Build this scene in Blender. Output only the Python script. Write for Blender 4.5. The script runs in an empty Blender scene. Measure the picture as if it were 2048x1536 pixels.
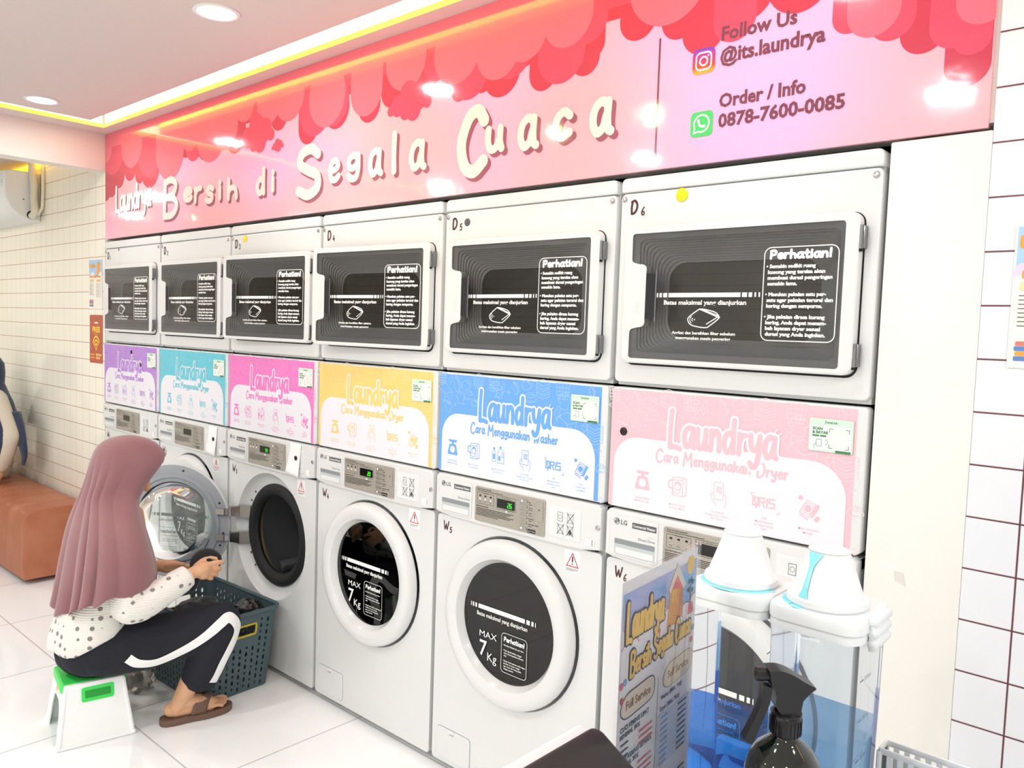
import bpy, bmesh, math, random
from math import sin, cos, pi, radians
from mathutils import Vector, Matrix, noise
from mathutils.geometry import delaunay_2d_cdt
from mathutils.bvhtree import BVHTree

C = bpy.context.scene.collection
SC = bpy.context.scene
random.seed(7)

# ------------------------------------------------------------------ camera
CAMP = (4.7436, -1.8399, 1.4965)
def camera():
    yaw, pit, rol = -0.72941, -0.06555, 0.03355
    f = Vector((sin(yaw)*cos(pit), cos(yaw)*cos(pit), sin(pit)))
    r = Vector((cos(yaw), -sin(yaw), 0)); u = r.cross(f)
    r2 = cos(rol)*r + sin(rol)*u; u2 = -sin(rol)*r + cos(rol)*u
    m = Matrix((( r2.x, u2.x, -f.x, CAMP[0]), (r2.y, u2.y, -f.y, CAMP[1]), (r2.z, u2.z, -f.z, CAMP[2]), (0, 0, 0, 1)))
    cd = bpy.data.cameras.new('camera'); co = bpy.data.objects.new('camera', cd); C.objects.link(co)
    cd.sensor_fit = 'HORIZONTAL'; cd.sensor_width = 36; cd.lens = 1600.93/2048*36
    cd.clip_start = .05; cd.clip_end = 60
    co.matrix_world = m
    SC.camera = co
camera()

# ------------------------------------------------------------------ world and exposure
w = bpy.data.worlds.new('world'); SC.world = w; w.use_nodes = True
w.node_tree.nodes['Background'].inputs[0].default_value = (.9, .93, 1, 1)
w.node_tree.nodes['Background'].inputs[1].default_value = .6
SC.view_settings.view_transform = 'Standard'
SC.view_settings.look = 'None'
SC.view_settings.gamma = 1
SC.view_settings.use_curve_mapping = False
SC.view_settings.exposure = -.68
SC.cycles.max_bounces = 8; SC.cycles.transparent_max_bounces = 16
SC.cycles.diffuse_bounces = 5; SC.cycles.glossy_bounces = 4; SC.cycles.transmission_bounces = 8
SC.cycles.sample_clamp_indirect = 6
SC.cycles.caustics_reflective = False; SC.cycles.caustics_refractive = False

CEIL = 2.51
# downlights in the dropped ceiling: x, y, watts ; the lamp itself is built by downlight()
DOWN = [(2.19, -.50, 6), (.50, -.48, 6), (3.88, -.52, 6), (5.4, -.9, 20),  # the far right one is unseen, added to brighten the price list
        (.50, -2.1, 20), (2.19, -2.1, 20), (3.83, -1.74, 18), (5.5, -2.6, 28),  # the rightmost is unseen too, added for more light on the price list
        (.50, -3.6, 24), (2.19, -3.6, 24), (3.88, -3.6, 24), (-1.6, -1.0, 9), (-1.6, -2.4, 14), (-3.0, -1.4, 12)]
TRACK = [(2.9, -1.1, 2.6), (2.4, -1.1, 1.1), (-1.89, -1.5, 2.4)]

# ------------------------------------------------------------------ colours and materials
def lin(c):
    return c/12.92 if c <= .04045 else ((c+.055)/1.055)**2.4
def col(h, a=1):
    if isinstance(h, str):
        h = h.lstrip('#'); h = ''.join(c*2 for c in h) if len(h) == 3 else h; h = [int(h[i:i+2], 16)/255 for i in (0, 2, 4)]
    return (lin(h[0]), lin(h[1]), lin(h[2]), a)
MATS = {}
def mat(name, c, rough=.5, metal=0, spec=.5, emit=None, es=0, coat=0, sheen=0, alpha=1, trans=0, ior=1.45):
    if name in MATS: return MATS[name]
    m = bpy.data.materials.new(name); m.use_nodes = True
    b = m.node_tree.nodes['Principled BSDF']
    b.inputs['Base Color'].default_value = col(c)
    b.inputs['Roughness'].default_value = rough; b.inputs['Metallic'].default_value = metal
    b.inputs['Specular IOR Level'].default_value = spec
    b.inputs['Coat Weight'].default_value = coat; b.inputs['Coat Roughness'].default_value = .03
    b.inputs['Sheen Weight'].default_value = sheen
    b.inputs['Alpha'].default_value = alpha
    b.inputs['Transmission Weight'].default_value = trans; b.inputs['IOR'].default_value = ior
    if emit:
        b.inputs['Emission Color'].default_value = col(emit); b.inputs['Emission Strength'].default_value = es
    MATS[name] = m
    return m
def nodes(m):
    return m.node_tree, m.node_tree.nodes['Principled BSDF']
def N(t, kind, **kw):
    n = t.nodes.new(kind)
    for k, v in kw.items(): setattr(n, k, v)
    return n
def bump(m, scale=60, strength=.2, dist=.002, detail=3, kind='noise'):
    t, b = nodes(m); tc = N(t, 'ShaderNodeTexCoord')
    if kind == 'noise':
        x = N(t, 'ShaderNodeTexNoise'); x.inputs['Scale'].default_value = scale; x.inputs['Detail'].default_value = detail
    else:
        x = N(t, 'ShaderNodeTexWave', bands_direction=kind); x.inputs['Scale'].default_value = scale
        x.inputs['Distortion'].default_value = .4
    t.links.new(tc.outputs['Object'], x.inputs['Vector'])
    bp = N(t, 'ShaderNodeBump'); bp.inputs['Strength'].default_value = strength; bp.inputs['Distance'].default_value = dist
    t.links.new(x.outputs['Fac'], bp.inputs['Height']); t.links.new(bp.outputs['Normal'], b.inputs['Normal'])
    return m
def mottle(m, c1, c2, scale=5, detail=3, lo=.35, hi=.65):
    t, b = nodes(m); tc = N(t, 'ShaderNodeTexCoord')
    x = N(t, 'ShaderNodeTexNoise'); x.inputs['Scale'].default_value = scale; x.inputs['Detail'].default_value = detail
    r = N(t, 'ShaderNodeValToRGB'); r.color_ramp.elements[0].position = lo; r.color_ramp.elements[1].position = hi
    r.color_ramp.elements[0].color = col(c1); r.color_ramp.elements[1].color = col(c2)
    t.links.new(tc.outputs['Object'], x.inputs['Vector']); t.links.new(x.outputs['Fac'], r.inputs['Fac'])
    t.links.new(r.outputs['Color'], b.inputs['Base Color'])
    return m
def tiles(name, c, grout, sx, sz, ax=('X', 'Z'), off=(0, 0), gw=.0015, gv=None, rough=.12, groutv=None, bumpd=.0012):
    # square wall or floor tiles from object coordinates (the object sits at the world origin)
    m = mat(name, c, rough=rough)
    t, b = nodes(m); tc = N(t, 'ShaderNodeTexCoord'); sp = N(t, 'ShaderNodeSeparateXYZ')
    t.links.new(tc.outputs['Object'], sp.inputs[0])
    outs = []
    for a, s, o, g in ((ax[0], sx, off[0], gv or gw), (ax[1], sz, off[1], gw)):
        d = N(t, 'ShaderNodeMath', operation='SUBTRACT'); d.inputs[1].default_value = o
        t.links.new(sp.outputs[a], d.inputs[0])
        pp = N(t, 'ShaderNodeMath', operation='PINGPONG'); pp.inputs[1].default_value = s/2
        t.links.new(d.outputs[0], pp.inputs[0])
        k = N(t, 'ShaderNodeMapRange'); k.inputs[1].default_value = g*.5; k.inputs[2].default_value = g*1.1
        t.links.new(pp.outputs[0], k.inputs[0]); outs.append(k.outputs[0])
    mv = N(t, 'ShaderNodeMix', data_type='RGBA'); mv.inputs[6].default_value = col(groutv or grout); mv.inputs[7].default_value = col(c)
    t.links.new(outs[0], mv.inputs[0])
    mh = N(t, 'ShaderNodeMix', data_type='RGBA'); mh.inputs[6].default_value = col(grout)
    t.links.new(outs[1], mh.inputs[0]); t.links.new(mv.outputs[2], mh.inputs[7])
    t.links.new(mh.outputs[2], b.inputs['Base Color'])
    mn = N(t, 'ShaderNodeMath', operation='MINIMUM'); t.links.new(outs[0], mn.inputs[0]); t.links.new(outs[1], mn.inputs[1])
    bp = N(t, 'ShaderNodeBump'); bp.inputs['Distance'].default_value = bumpd; bp.inputs['Strength'].default_value = .6
    t.links.new(mn.outputs[0], bp.inputs['Height']); t.links.new(bp.outputs[0], b.inputs['Normal'])
    return m
def thin(name, tint, gloss=.08, rough=.02, gcol=(1, 1, 1, 1), fres=1.45, body=None, bw=0):
    # thin clear or tinted sheet: see-through colour plus mirror-like reflection; body adds a cloudy diffuse share
    if name in MATS: return MATS[name]
    m = bpy.data.materials.new(name); m.use_nodes = True; t = m.node_tree
    t.nodes.remove(t.nodes['Principled BSDF']); o = t.nodes['Material Output']
    tr = N(t, 'ShaderNodeBsdfTransparent'); tr.inputs[0].default_value = col(tint)
    gl = N(t, 'ShaderNodeBsdfGlossy'); gl.inputs['Roughness'].default_value = rough; gl.inputs[0].default_value = gcol
    fr = N(t, 'ShaderNodeFresnel'); fr.inputs['IOR'].default_value = fres
    mx = N(t, 'ShaderNodeMixShader'); t.links.new(fr.outputs[0], mx.inputs[0])
    first = tr.outputs[0]
    if bw:
        d1 = N(t, 'ShaderNodeBsdfDiffuse'); d1.inputs[0].default_value = col(body); d2 = N(t, 'ShaderNodeBsdfTranslucent'); d2.inputs[0].default_value = col(body)
        df = N(t, 'ShaderNodeMixShader'); df.inputs[0].default_value = .55; t.links.new(d1.outputs[0], df.inputs[1]); t.links.new(d2.outputs[0], df.inputs[2])
        m2 = N(t, 'ShaderNodeMixShader'); m2.inputs[0].default_value = bw
        t.links.new(tr.outputs[0], m2.inputs[1]); t.links.new(df.outputs[0], m2.inputs[2]); first = m2.outputs[0]
    t.links.new(first, mx.inputs[1]); t.links.new(gl.outputs[0], mx.inputs[2]); t.links.new(mx.outputs[0], o.inputs[0])
    MATS[name] = m
    return m

# ------------------------------------------------------------------ mesh builder
TXT = {}
def text_mesh(s, bold):
    k = (s, bold)
    if k not in TXT:
        cu = bpy.data.curves.new('t', 'FONT'); cu.body = s; cu.size = 1; cu.resolution_u = 2
        if bold: cu.offset = .018 if bold is True else bold
        ob = bpy.data.objects.new('t', cu); C.objects.link(ob)
        dg = bpy.context.evaluated_depsgraph_get()
        me = bpy.data.meshes.new_from_object(ob.evaluated_get(dg))
        vs = [(v.co.x, v.co.y) for v in me.vertices]; fs = [list(p.vertices) for p in me.polygons]
        bpy.data.objects.remove(ob); bpy.data.curves.remove(cu); bpy.data.meshes.remove(me)
        TXT[k] = (vs, fs)
    return TXT[k]
def rrect(x0, x1, z0, z1, r, n=6):
    # rounded rectangle outline; r is one radius or (bl, br, tr, tl)
    rs = r if isinstance(r, (tuple, list)) else (r,)*4
    P = []
    for (cx, cz, a0, q) in ((x0, z0, pi, rs[0]), (x1, z0, 1.5*pi, rs[1]), (x1, z1, 0, rs[2]), (x0, z1, .5*pi, rs[3])):
        sx = 1 if cx == x0 else -1; sz = 1 if cz == z0 else -1
        if q <= 0: P.append((cx, cz)); continue
        for i in range(n+1):
            a = a0 + i/n*pi/2
            P.append((cx+sx*q + q*cos(a), cz+sz*q + q*sin(a)))
    return P
def circ(x, z, r, n=24, r2=None):
    return [(x+r*cos(2*pi*i/n), z+(r2 or r)*sin(2*pi*i/n)) for i in range(n)]
def spline(P, n=6, closed=False):
    # Catmull-Rom through 2D or 3D points
    out = []; L = len(P); V = [Vector(p) for p in P]
    rng = range(L) if closed else range(L-1)
    for i in rng:
        p1, p2 = V[i], V[(i+1) % L]
        p0 = V[i-1] if (i > 0 or closed) else p1+(p1-p2); p3 = V[(i+2) % L] if (i+2 < L or closed) else p2+(p2-p1)
        for k in range(n):
            t = k/n
            out.append(.5*((2*p1)+(p2-p0)*t+(2*p0-5*p1+4*p2-p3)*t*t+(3*p1-p0-3*p2+p3)*t**3))
    if not closed: out.append(V[-1])
    return out
def lerp(a, b, t): return a+(b-a)*t
def interp(tab, x):
    # piecewise-linear table [(x, y or tuple)]
    if x <= tab[0][0]: return tab[0][1]
    for (a, va), (b, vb) in zip(tab, tab[1:]):
        if x <= b:
            t = (x-a)/(b-a)
            return tuple(lerp(p, q, t) for p, q in zip(va, vb)) if isinstance(va, tuple) else lerp(va, vb, t)
    return tab[-1][1]

class MB:
    def __init__(s, pm=None):
        s.v = []; s.f = []; s.mi = []; s.mats = []
        s.pm = pm or (lambda u, v, l: (u, -l, v))      # print plane: u right, v up, l towards the viewer
    def m(s, mt):
        if mt not in s.mats: s.mats.append(mt)
        return s.mats.index(mt)
    def add(s, vs, fs, mt):
        o = len(s.v); i = s.m(mt)
        s.v += [tuple(v) for v in vs]
        for f in fs: s.f.append([o+k for k in f]); s.mi.append(i)
        return s
    def bm(s, b, mt, M=None):
        b.verts.index_update()
        s.add([(M @ v.co if M else v.co) for v in b.verts], [[v.index for v in f.verts] for f in b.faces], mt); b.free(); return s
    def box(s, x0, x1, y0, y1, z0, z1, mt, bev=0, seg=2, M=None):
        b = bmesh.new(); bmesh.ops.create_cube(b, size=1)
        for v in b.verts: v.co = Vector((lerp(x0, x1, v.co.x+.5), lerp(y0, y1, v.co.y+.5), lerp(z0, z1, v.co.z+.5)))
        if bev: bmesh.ops.bevel(b, geom=list(b.edges), offset=bev, segments=seg, profile=.5, affect='EDGES')
        return s.bm(b, mt, M)
    def nx(s):
        # each printed piece lies a hair above the one before, so that no two coincide
        s.k = (getattr(s, 'k', 0)+1) % 64
        return s.k*4.2e-6
    def poly(s, P, mt, l=0, holes=None):
        # flat print polygon (concave and holes allowed)
        l += s.nx()
        if not holes and len(P) <= 4:
            return s.add([s.pm(u, v, l) for u, v in P], [list(range(len(P)))], mt)
        vs, fs = cdt([P]+(holes or []))
        return s.add([s.pm(u, v, l) for u, v in vs], fs, mt)
    def fan(s, P, mt, l=0):
        # flat polygon that is convex
        l += s.nx()
        return s.add([s.pm(u, v, l) for u, v in P], [list(range(len(P)))], mt)
    def rect(s, x0, x1, z0, z1, mt, l=0, r=0):
        return s.fan(rrect(x0, x1, z0, z1, r, 5) if r else [(x0, z0), (x1, z0), (x1, z1), (x0, z1)], mt, l)
    def stroke(s, P, wd, mt, l=0, closed=False, caps=True, n=8):
        # one ribbon along a line, mitred at its bends, with round ends
        Q = []
        for p in P:
            p = Vector((p[0], p[1]))
            if not Q or (p-Q[-1]).length > 1e-6: Q.append(p)
        if closed and len(Q) > 1 and (Q[0]-Q[-1]).length < 1e-6: Q.pop()
        L = len(Q); l += s.nx()
        if L < 2: return s
        h = wd/2; vs = []; dl = 6e-5/L
        dirs = [(Q[(i+1) % L]-Q[i]).normalized() for i in range(L if closed else L-1)]
        for i in range(L):
            d0 = dirs[i-1] if (i > 0 or closed) else dirs[0]; d1 = dirs[i] if i < len(dirs) else dirs[-1]
            n0 = Vector((-d0.y, d0.x)); n1 = Vector((-d1.y, d1.x)); m_ = n0+n1
            m_ = m_.normalized() if m_.length > 1e-6 else n1
            q = m_*min(h/max(m_.dot(n1), .2), h*1.5)
            vs += [s.pm(*(Q[i]+q), l+i*dl), s.pm(*(Q[i]-q), l+i*dl)]
        fs = [[2*i, 2*i+1, (2*i+3) % (2*L), (2*i+2) % (2*L)] for i in range(L if closed else L-1)]
        s.add(vs, fs, mt)
        if caps and not closed:
            for p, d, ll in ((Q[0], -dirs[0], l), (Q[-1], dirs[-1], l+6e-5)):
                a = math.atan2(d.y, d.x)
                s.add([s.pm(p.x+h*cos(a+pi*(k/n-.5)), p.y+h*sin(a+pi*(k/n-.5)), ll) for k in range(n+1)], [list(range(n+1))], mt)
        return s
    def text(s, t, x, z, h, mt, l=0, bold=False, align='L', w=None, slant=0):
        vs, fs = text_mesh(t, bold); l += s.nx()
        if not vs: return s
        k = h/.727; x0 = min(v[0] for v in vs); x1 = max(v[0] for v in vs); kx = w/(x1-x0) if w else k
        if align == 'C': ox = x-(x0+x1)/2*kx
        elif align == 'R': ox = x-x1*kx
        else: ox = x-x0*kx
        return s.add([s.pm(ox+a*kx+b*k*slant, z+b*k, l) for a, b in vs], fs, mt)
    def prism(s, P, l0, l1, mt, bev=0, holes=None, mside=None):
        # solid slab from an outline in the print plane between two layers; bev rounds the l1 rim
        hs = holes or []
        if bev:
            I = inset(P, bev)
            I2 = inset(P, bev*.3)
            rings = [[s.pm(*p, l0) for p in P], [s.pm(*p, l1-bev) for p in P], [s.pm(*p, l1-bev*.3) for p in I2], [s.pm(*p, l1) for p in I]]
        else:
            rings = [[s.pm(*p, l0) for p in P], [s.pm(*p, l1) for p in P]]; I = P
        n = len(P)
        vs = [p for r in rings for p in r]; fs = []
        for k in range(len(rings)-1):
            for i in range(n): fs.append([k*n+i, k*n+(i+1) % n, (k+1)*n+(i+1) % n, (k+1)*n+i])
        s.add(vs, fs, mside or mt)
        for h in hs:
            q = len(h)
            s.add([s.pm(*p, l0) for p in h]+[s.pm(*p, l1) for p in h], [[i, (i+1) % q, q+(i+1) % q, q+i] for i in range(q)], mside or mt)
        s.poly(I, mt, l1, hs); s.poly(P, mt, l0, hs)
        return s
    def lathe(s, prof, mt, o=(0, 0, 0), axis='Z', n=32, a0=0, a1=2*pi, M=None):
        full = abs(a1-a0-2*pi) < 1e-6; m = n if full else n+1
        vs = []
        for r, h in prof:
            for i in range(m):
                a = a0+(a1-a0)*i/n; c, q = r*cos(a), r*sin(a)
                p = (c, q, h) if axis == 'Z' else ((c, h, q) if axis == 'Y' else (h, c, q))
                p = Vector((p[0]+o[0], p[1]+o[1], p[2]+o[2])); vs.append(M @ p if M else p)
        fs = [[k*m+i, k*m+(i+1) % m, (k+1)*m+(i+1) % m, (k+1)*m+i] for k in range(len(prof)-1) for i in range(n)]
        return s.add(vs, fs, mt)
    def tube(s, P, r, mt, n=10, cap=True, closed=False):
        P = [Vector(p) for p in P]; L = len(P); rr = r if isinstance(r, (list, tuple)) else [r]*L
        vs = []; fs = []; up = Vector((.13, .27, .95)).normalized(); prev = None
        for i, p in enumerate(P):
            d = (P[(i+1) % L]-P[i-1]) if (closed or 0 < i < L-1) else (P[1]-P[0] if i == 0 else P[-1]-P[-2])
            d.normalize()
            x = (prev - d*prev.dot(d)) if prev else d.cross(up)
            if x.length < 1e-6: x = d.cross(Vector((1, 0, 0)))
            x.normalize(); prev = x; y = d.cross(x)
            for k in range(n):
                a = 2*pi*k/n; vs.append(p+(x*cos(a)+y*sin(a))*rr[i])
        for i in range(L if closed else L-1):
            for k in range(n):
                j = (i+1) % L; fs.append([i*n+k, i*n+(k+1) % n, j*n+(k+1) % n, j*n+k])
        if cap and not closed: fs += [list(range(n))[::-1], [(L-1)*n+k for k in range(n)]]
        return s.add(vs, fs, mt)
    def ball(s, c, r, mt, sub=2, sc=(1, 1, 1), M=None):
        b = bmesh.new(); bmesh.ops.create_icosphere(b, subdivisions=sub, radius=r)
        for v in b.verts: v.co = Vector((v.co.x*sc[0], v.co.y*sc[1], v.co.z*sc[2]))
        return s.bm(b, mt, Matrix.Translation(Vector(c)) @ (M or Matrix()))
    def loft(s, rings, mt, capa=True, capb=True, closed=True):
        n = len(rings[0]); vs = [p for r in rings for p in r]; fs = []
        for k in range(len(rings)-1):
            for i in range(n if closed else n-1): fs.append([k*n+i, k*n+(i+1) % n, (k+1)*n+(i+1) % n, (k+1)*n+i])
        if capa: fs.append(list(range(n))[::-1])
        if capb: fs.append([(len(rings)-1)*n+i for i in range(n)])
        return s.add(vs, fs, mt)
    def mesh(s, name, ang=35, smooth=True):
        me = bpy.data.meshes.new(name); me.from_pydata([tuple(v) for v in s.v], [], s.f)
        for mt in s.mats: me.materials.append(mt)
        me.polygons.foreach_set('material_index', s.mi)
        if smooth:
            me.polygons.foreach_set('use_smooth', [True]*len(me.polygons)); me.set_sharp_from_angle(angle=radians(ang))
        me.update(); return me
    def build(s, name, parent=None, ang=35, smooth=True, loc=None, rot=None):
        o = bpy.data.objects.new(name, s.mesh(name, ang, smooth)); C.objects.link(o)
        if parent: o.parent = parent
        if loc: o.location = loc
        if rot: o.rotation_euler = rot
        return o
def inset(P, d):
    n = len(P); out = []
    A = sum(P[i][0]*P[(i+1) % n][1]-P[(i+1) % n][0]*P[i][1] for i in range(n))
    sg = 1 if A > 0 else -1
    for i in range(n):
        a, b, c = Vector(P[i-1]), Vector(P[i]), Vector(P[(i+1) % n])
        d1 = (b-a); d2 = (c-b)
        if d1.length < 1e-9: d1 = d2
        if d2.length < 1e-9: d2 = d1
        d1.normalize(); d2.normalize()
        n1 = Vector((-d1.y, d1.x)); n2 = Vector((-d2.y, d2.x)); nn = (n1+n2)
        if nn.length < 1e-6: nn = n1
        nn.normalize(); k = max(.35, nn.dot(n1))
        q = b+nn*sg*d/k; out.append((q.x, q.y))
    return out
def cdt(loops):
    vs = []; es = []
    for L in loops:
        o = len(vs); vs += [Vector((p[0], p[1])) for p in L]; es += [(o+i, o+(i+1) % len(L)) for i in range(len(L))]
    r = delaunay_2d_cdt(vs, es, [], 0, 1e-7)
    V = r[0]; F = []
    def inside(p, L):
        c = False; n = len(L)
        for i in range(n):
            a, b = L[i], L[(i+1) % n]
            if (a[1] > p[1]) != (b[1] > p[1]) and p[0] < (b[0]-a[0])*(p[1]-a[1])/(b[1]-a[1])+a[0]: c = not c
        return c
    for f in r[2]:
        p = (sum(V[i].x for i in f)/len(f), sum(V[i].y for i in f)/len(f))
        if inside(p, loops[0]) and not any(inside(p, h) for h in loops[1:]): F.append(list(f))
    return [(v.x, v.y) for v in V], F

# ------------------------------------------------------------------ scene objects
def thing(name, label, cat, loc=(0, 0, 0), rotz=0, group=None):
    o = bpy.data.objects.new(name, None); C.objects.link(o); o.location = loc; o.rotation_euler = (0, 0, rotz)
    o.empty_display_size = .05
    return tag(o, label, cat, group)
def tag(o, label, cat, group=None):
    o['label'] = label; o['category'] = cat
    if group: o['group'] = group
    return o
def struct(o): o['kind'] = 'structure'; return o

WHITE = mat('white_enamel', '#dfe1e1', rough=.22, coat=.3)
WHITE2 = mat('white_plastic', '#e3e6e7', rough=.35)
PRINTW = mat('white_print', '#f7f7f4', rough=.5)
DARK = mat('black_gap', '#0c0c0e', rough=.8)
BLACK = mat('black_plastic', '#121214', rough=.3)
CHROME = mat('chrome', '#b9babd', rough=.18, metal=1)
STEEL = mat('brushed_steel', '#a9a6a0', rough=.35, metal=.7)
BROWN = mat('brown_ink', '#4a1f24', rough=.5)
GREYINK = mat('grey_ink', '#5a5e62', rough=.5)

# ------------------------------------------------------------------ rounded hand-lettering, drawn as strokes (cap height 1)
GL = {
 'L': (.52, [[(.1, 1), (.06, .5), (.07, .04)], [(.07, .04), (.3, .06), (.5, .02)]]),
 'a': (.56, [[(.48, .56), (.3, .64), (.1, .5), (.05, .22), (.18, .02), (.36, .12), (.47, .4)], [(.49, .62), (.47, .3), (.5, .08), (.58, .02)]]),
 'u': (.56, [[(.06, .62), (.05, .25), (.15, .03), (.32, .06), (.45, .3)], [(.47, .62), (.46, .25), (.52, .02)]]),
 'n': (.54, [[(.06, .62), (.07, .3), (.05, .02)], [(.07, .36), (.22, .6), (.4, .58), (.46, .35), (.47, .02)]]),
 'd': (.58, [[(.46, .5), (.3, .62), (.1, .5), (.05, .22), (.18, .02), (.36, .1), (.48, .36)], [(.5, 1.02), (.48, .5), (.5, .02)]]),
 'r': (.42, [[(.06, .62), (.07, .3), (.06, .02)], [(.07, .34), (.18, .56), (.36, .6)]]),
 'y': (.54, [[(.05, .62), (.08, .3), (.22, .18), (.38, .26), (.46, .5)], [(.48, .62), (.45, .1), (.36, -.24), (.18, -.34), (.06, -.22)]]),
 'B': (.62, [[(.1, .96), (.07, .5), (.06, .02)], [(.08, .94), (.36, 1), (.54, .84), (.42, .6), (.16, .53)], [(.16, .53), (.46, .48), (.58, .26), (.4, .04), (.07, .02)]]),
 'e': (.5, [[(.08, .3), (.3, .34), (.44, .44), (.36, .6), (.18, .58), (.06, .34), (.14, .06), (.32, .02), (.46, .12)]]),
 's': (.44, [[(.4, .54), (.24, .63), (.09, .52), (.2, .36), (.36, .26), (.34, .07), (.16, .02), (.04, .1)]]),
 'i': (.2, [[(.1, .58), (.09, .3), (.1, .02)], [(.11, .86), (.112, .88)]]),
 'h': (.52, [[(.08, 1.02), (.07, .5), (.06, .02)], [(.07, .34), (.2, .55), (.38, .52), (.44, .3), (.46, .02)]]),
 'S': (.62, [[(.56, .86), (.38, .99), (.14, .92), (.08, .7), (.3, .54), (.54, .4), (.55, .14), (.3, .01), (.05, .12)]]),
 'g': (.54, [[(.46, .52), (.28, .63), (.09, .5), (.07, .26), (.22, .14), (.4, .28), (.46, .5)], [(.47, .62), (.47, .1), (.38, -.22), (.18, -.26), (.06, -.14)]]),
 'l': (.18, [[(.1, 1.02), (.08, .5), (.1, .02)]]),
 'C': (.66, [[(.6, .82), (.46, .99), (.24, .9), (.07, .5), (.16, .12), (.38, .01), (.6, .16)]]),
 'c': (.48, [[(.42, .52), (.28, .63), (.1, .5), (.06, .24), (.2, .03), (.42, .12)]]),
 'M': (.82, [[(.05, .02), (.1, .5), (.16, .96)], [(.16, .96), (.28, .6), (.4, .42)], [(.4, .42), (.54, .66), (.68, .98)], [(.68, .98), (.7, .5), (.76, .02)]]),
 'k': (.5, [[(.07, .98), (.07, .5), (.06, .02)], [(.44, .6), (.26, .38), (.08, .32)], [(.16, .34), (.32, .22), (.46, .02)]]),
 'W': (.86, [[(.06, .98), (.12, .4), (.22, .04)], [(.22, .04), (.34, .4), (.44, .66)], [(.44, .66), (.48, .3), (.58, .04)], [(.58, .04), (.72, .5), (.84, .98)]]),
 'D': (.68, [[(.16, .9), (.1, .5), (.12, .05)], [(.1, .93), (.4, 1), (.62, .7), (.56, .3), (.34, .06), (.12, .03)]]),
 'P': (.6, [[(.12, .96), (.09, .5), (.08, .02)], [(.08, .92), (.38, 1), (.56, .78), (.42, .5), (.12, .46)]]),
 't': (.4, [[(.2, .92), (.18, .4), (.24, .04), (.38, .06)], [(.03, .6), (.36, .64)]]),
 '!': (.24, [[(.13, 1), (.11, .6), (.1, .34)], [(.1, .05), (.102, .07)]]),
 '1': (.2, [[(.08, .8), (.12, .98), (.1, .5), (.1, .02)]]),
 '2': (.52, [[(.08, .78), (.28, .98), (.46, .76), (.26, .36), (.06, .03)], [(.06, .03), (.3, .05), (.5, .02)]]),
 '3': (.5, [[(.08, .88), (.3, .98), (.44, .78), (.22, .54)], [(.22, .54), (.46, .42), (.42, .1), (.2, .01), (.05, .12)]]),
 '4': (.56, [[(.34, .98), (.14, .5), (.06, .32)], [(.06, .32), (.3, .34), (.54, .36)], [(.42, .6), (.4, .3), (.38, .02)]]),
 '5': (.54, [[(.5, .98), (.3, .95), (.18, .94)], [(.18, .94), (.14, .7), (.12, .54)], [(.12, .54), (.4, .6), (.48, .3), (.3, .03), (.05, .08)]]),
 '6': (.52, [[(.42, .98), (.18, .66), (.06, .28), (.2, .02), (.42, .1), (.44, .34), (.24, .44), (.08, .26)]]),
 ' ': (.36, []), "'": (.3, [[(.03, .9), (.1, .74)], [(.24, .84), (.2, .7)]]),
}
def glyph(mb, ch, x, z, h, wd, mt, l=0, sx=1, dx=0, dz=0, n=4, rot=0):
    for st in GL[ch][1]:
        P = spline([(p[0], p[1]) for p in st], n) if len(st) > 2 else [Vector(p) for p in st]
        Q = []
        for p in P:
            u, v = p.x*h*sx, p.y*h
            Q.append((x+dx+u*cos(rot)-v*sin(rot), z+dz+u*sin(rot)+v*cos(rot)))
        mb.stroke(Q, wd, mt, l)
def hand_w(s, h, sp=.12): return sum((GL[c][0]+sp) for c in s)*h-sp*h
def hand(mb, s, x, z, h, wd, mt, l=0, w=None, sp=.12, caps=1, outline=None, ow=0, n=4, jit=0, align='L'):
    # a word in the lettering above; caps scales the capitals, outline draws a wider stroke below
    W = sum((GL[c][0]*(caps if c.isupper() else 1)+sp) for c in s)*h-sp*h
    k = (w/W) if w else 1
    if align == 'C': x -= W*k/2
    seq = []; cx = x
    for i, c in enumerate(s):
        f = caps if c.isupper() else 1
        seq.append((c, cx, h*f, -(f-1)*h*.45 if c.isupper() else (jit*h*sin(i*2.1)))); cx += (GL[c][0]*f+sp)*h*k
    if outline:
        for c, a, hh, dz in seq: glyph(mb, c, a, z+dz, hh, wd+ow, outline, l, k, n=n)
        l += .0003
    for c, a, hh, dz in seq: glyph(mb, c, a, z+dz, hh, wd, mt, l, k, n=n)

# ------------------------------------------------------------------ the room
FLOOR = tiles('floor_tile', '#fafbfb', '#c6c6c5', .642, .622, ('X', 'Y'), (1.712, .015), gw=.0034, rough=.08, bumpd=.0006)
TILE_L = tiles('cream_wall_tile', '#f6f2e4', '#b98f78', .0985, .0985, ('X', 'Z'), (-.231, 1.25), gw=.0022, groutv='#d3cfc6', gv=.0016, rough=.1)
TILE_R = tiles('white_wall_tile', '#e6e9ee', '#6a3a44', .108, .1078, ('X', 'Z'), (4.457, 1.041), gw=.0022, rough=.12)
PAINT = bump(mat('white_wall_paint', '#eceae4', rough=.6), 40, .05, .001)
CEILM = bump(mat('ceiling_paint', '#d6cdc9', rough=.8), 30, .04, .001)
LEDW = mat('led_white', '#ffffff', emit='#ffe9b0', es=6)
LIPGLOW = mat('lip_glow_yellow', '#ffe680', emit='#ffd83c', es=1.25)  # lit look of the border strip's edge, put in as emission

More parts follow.
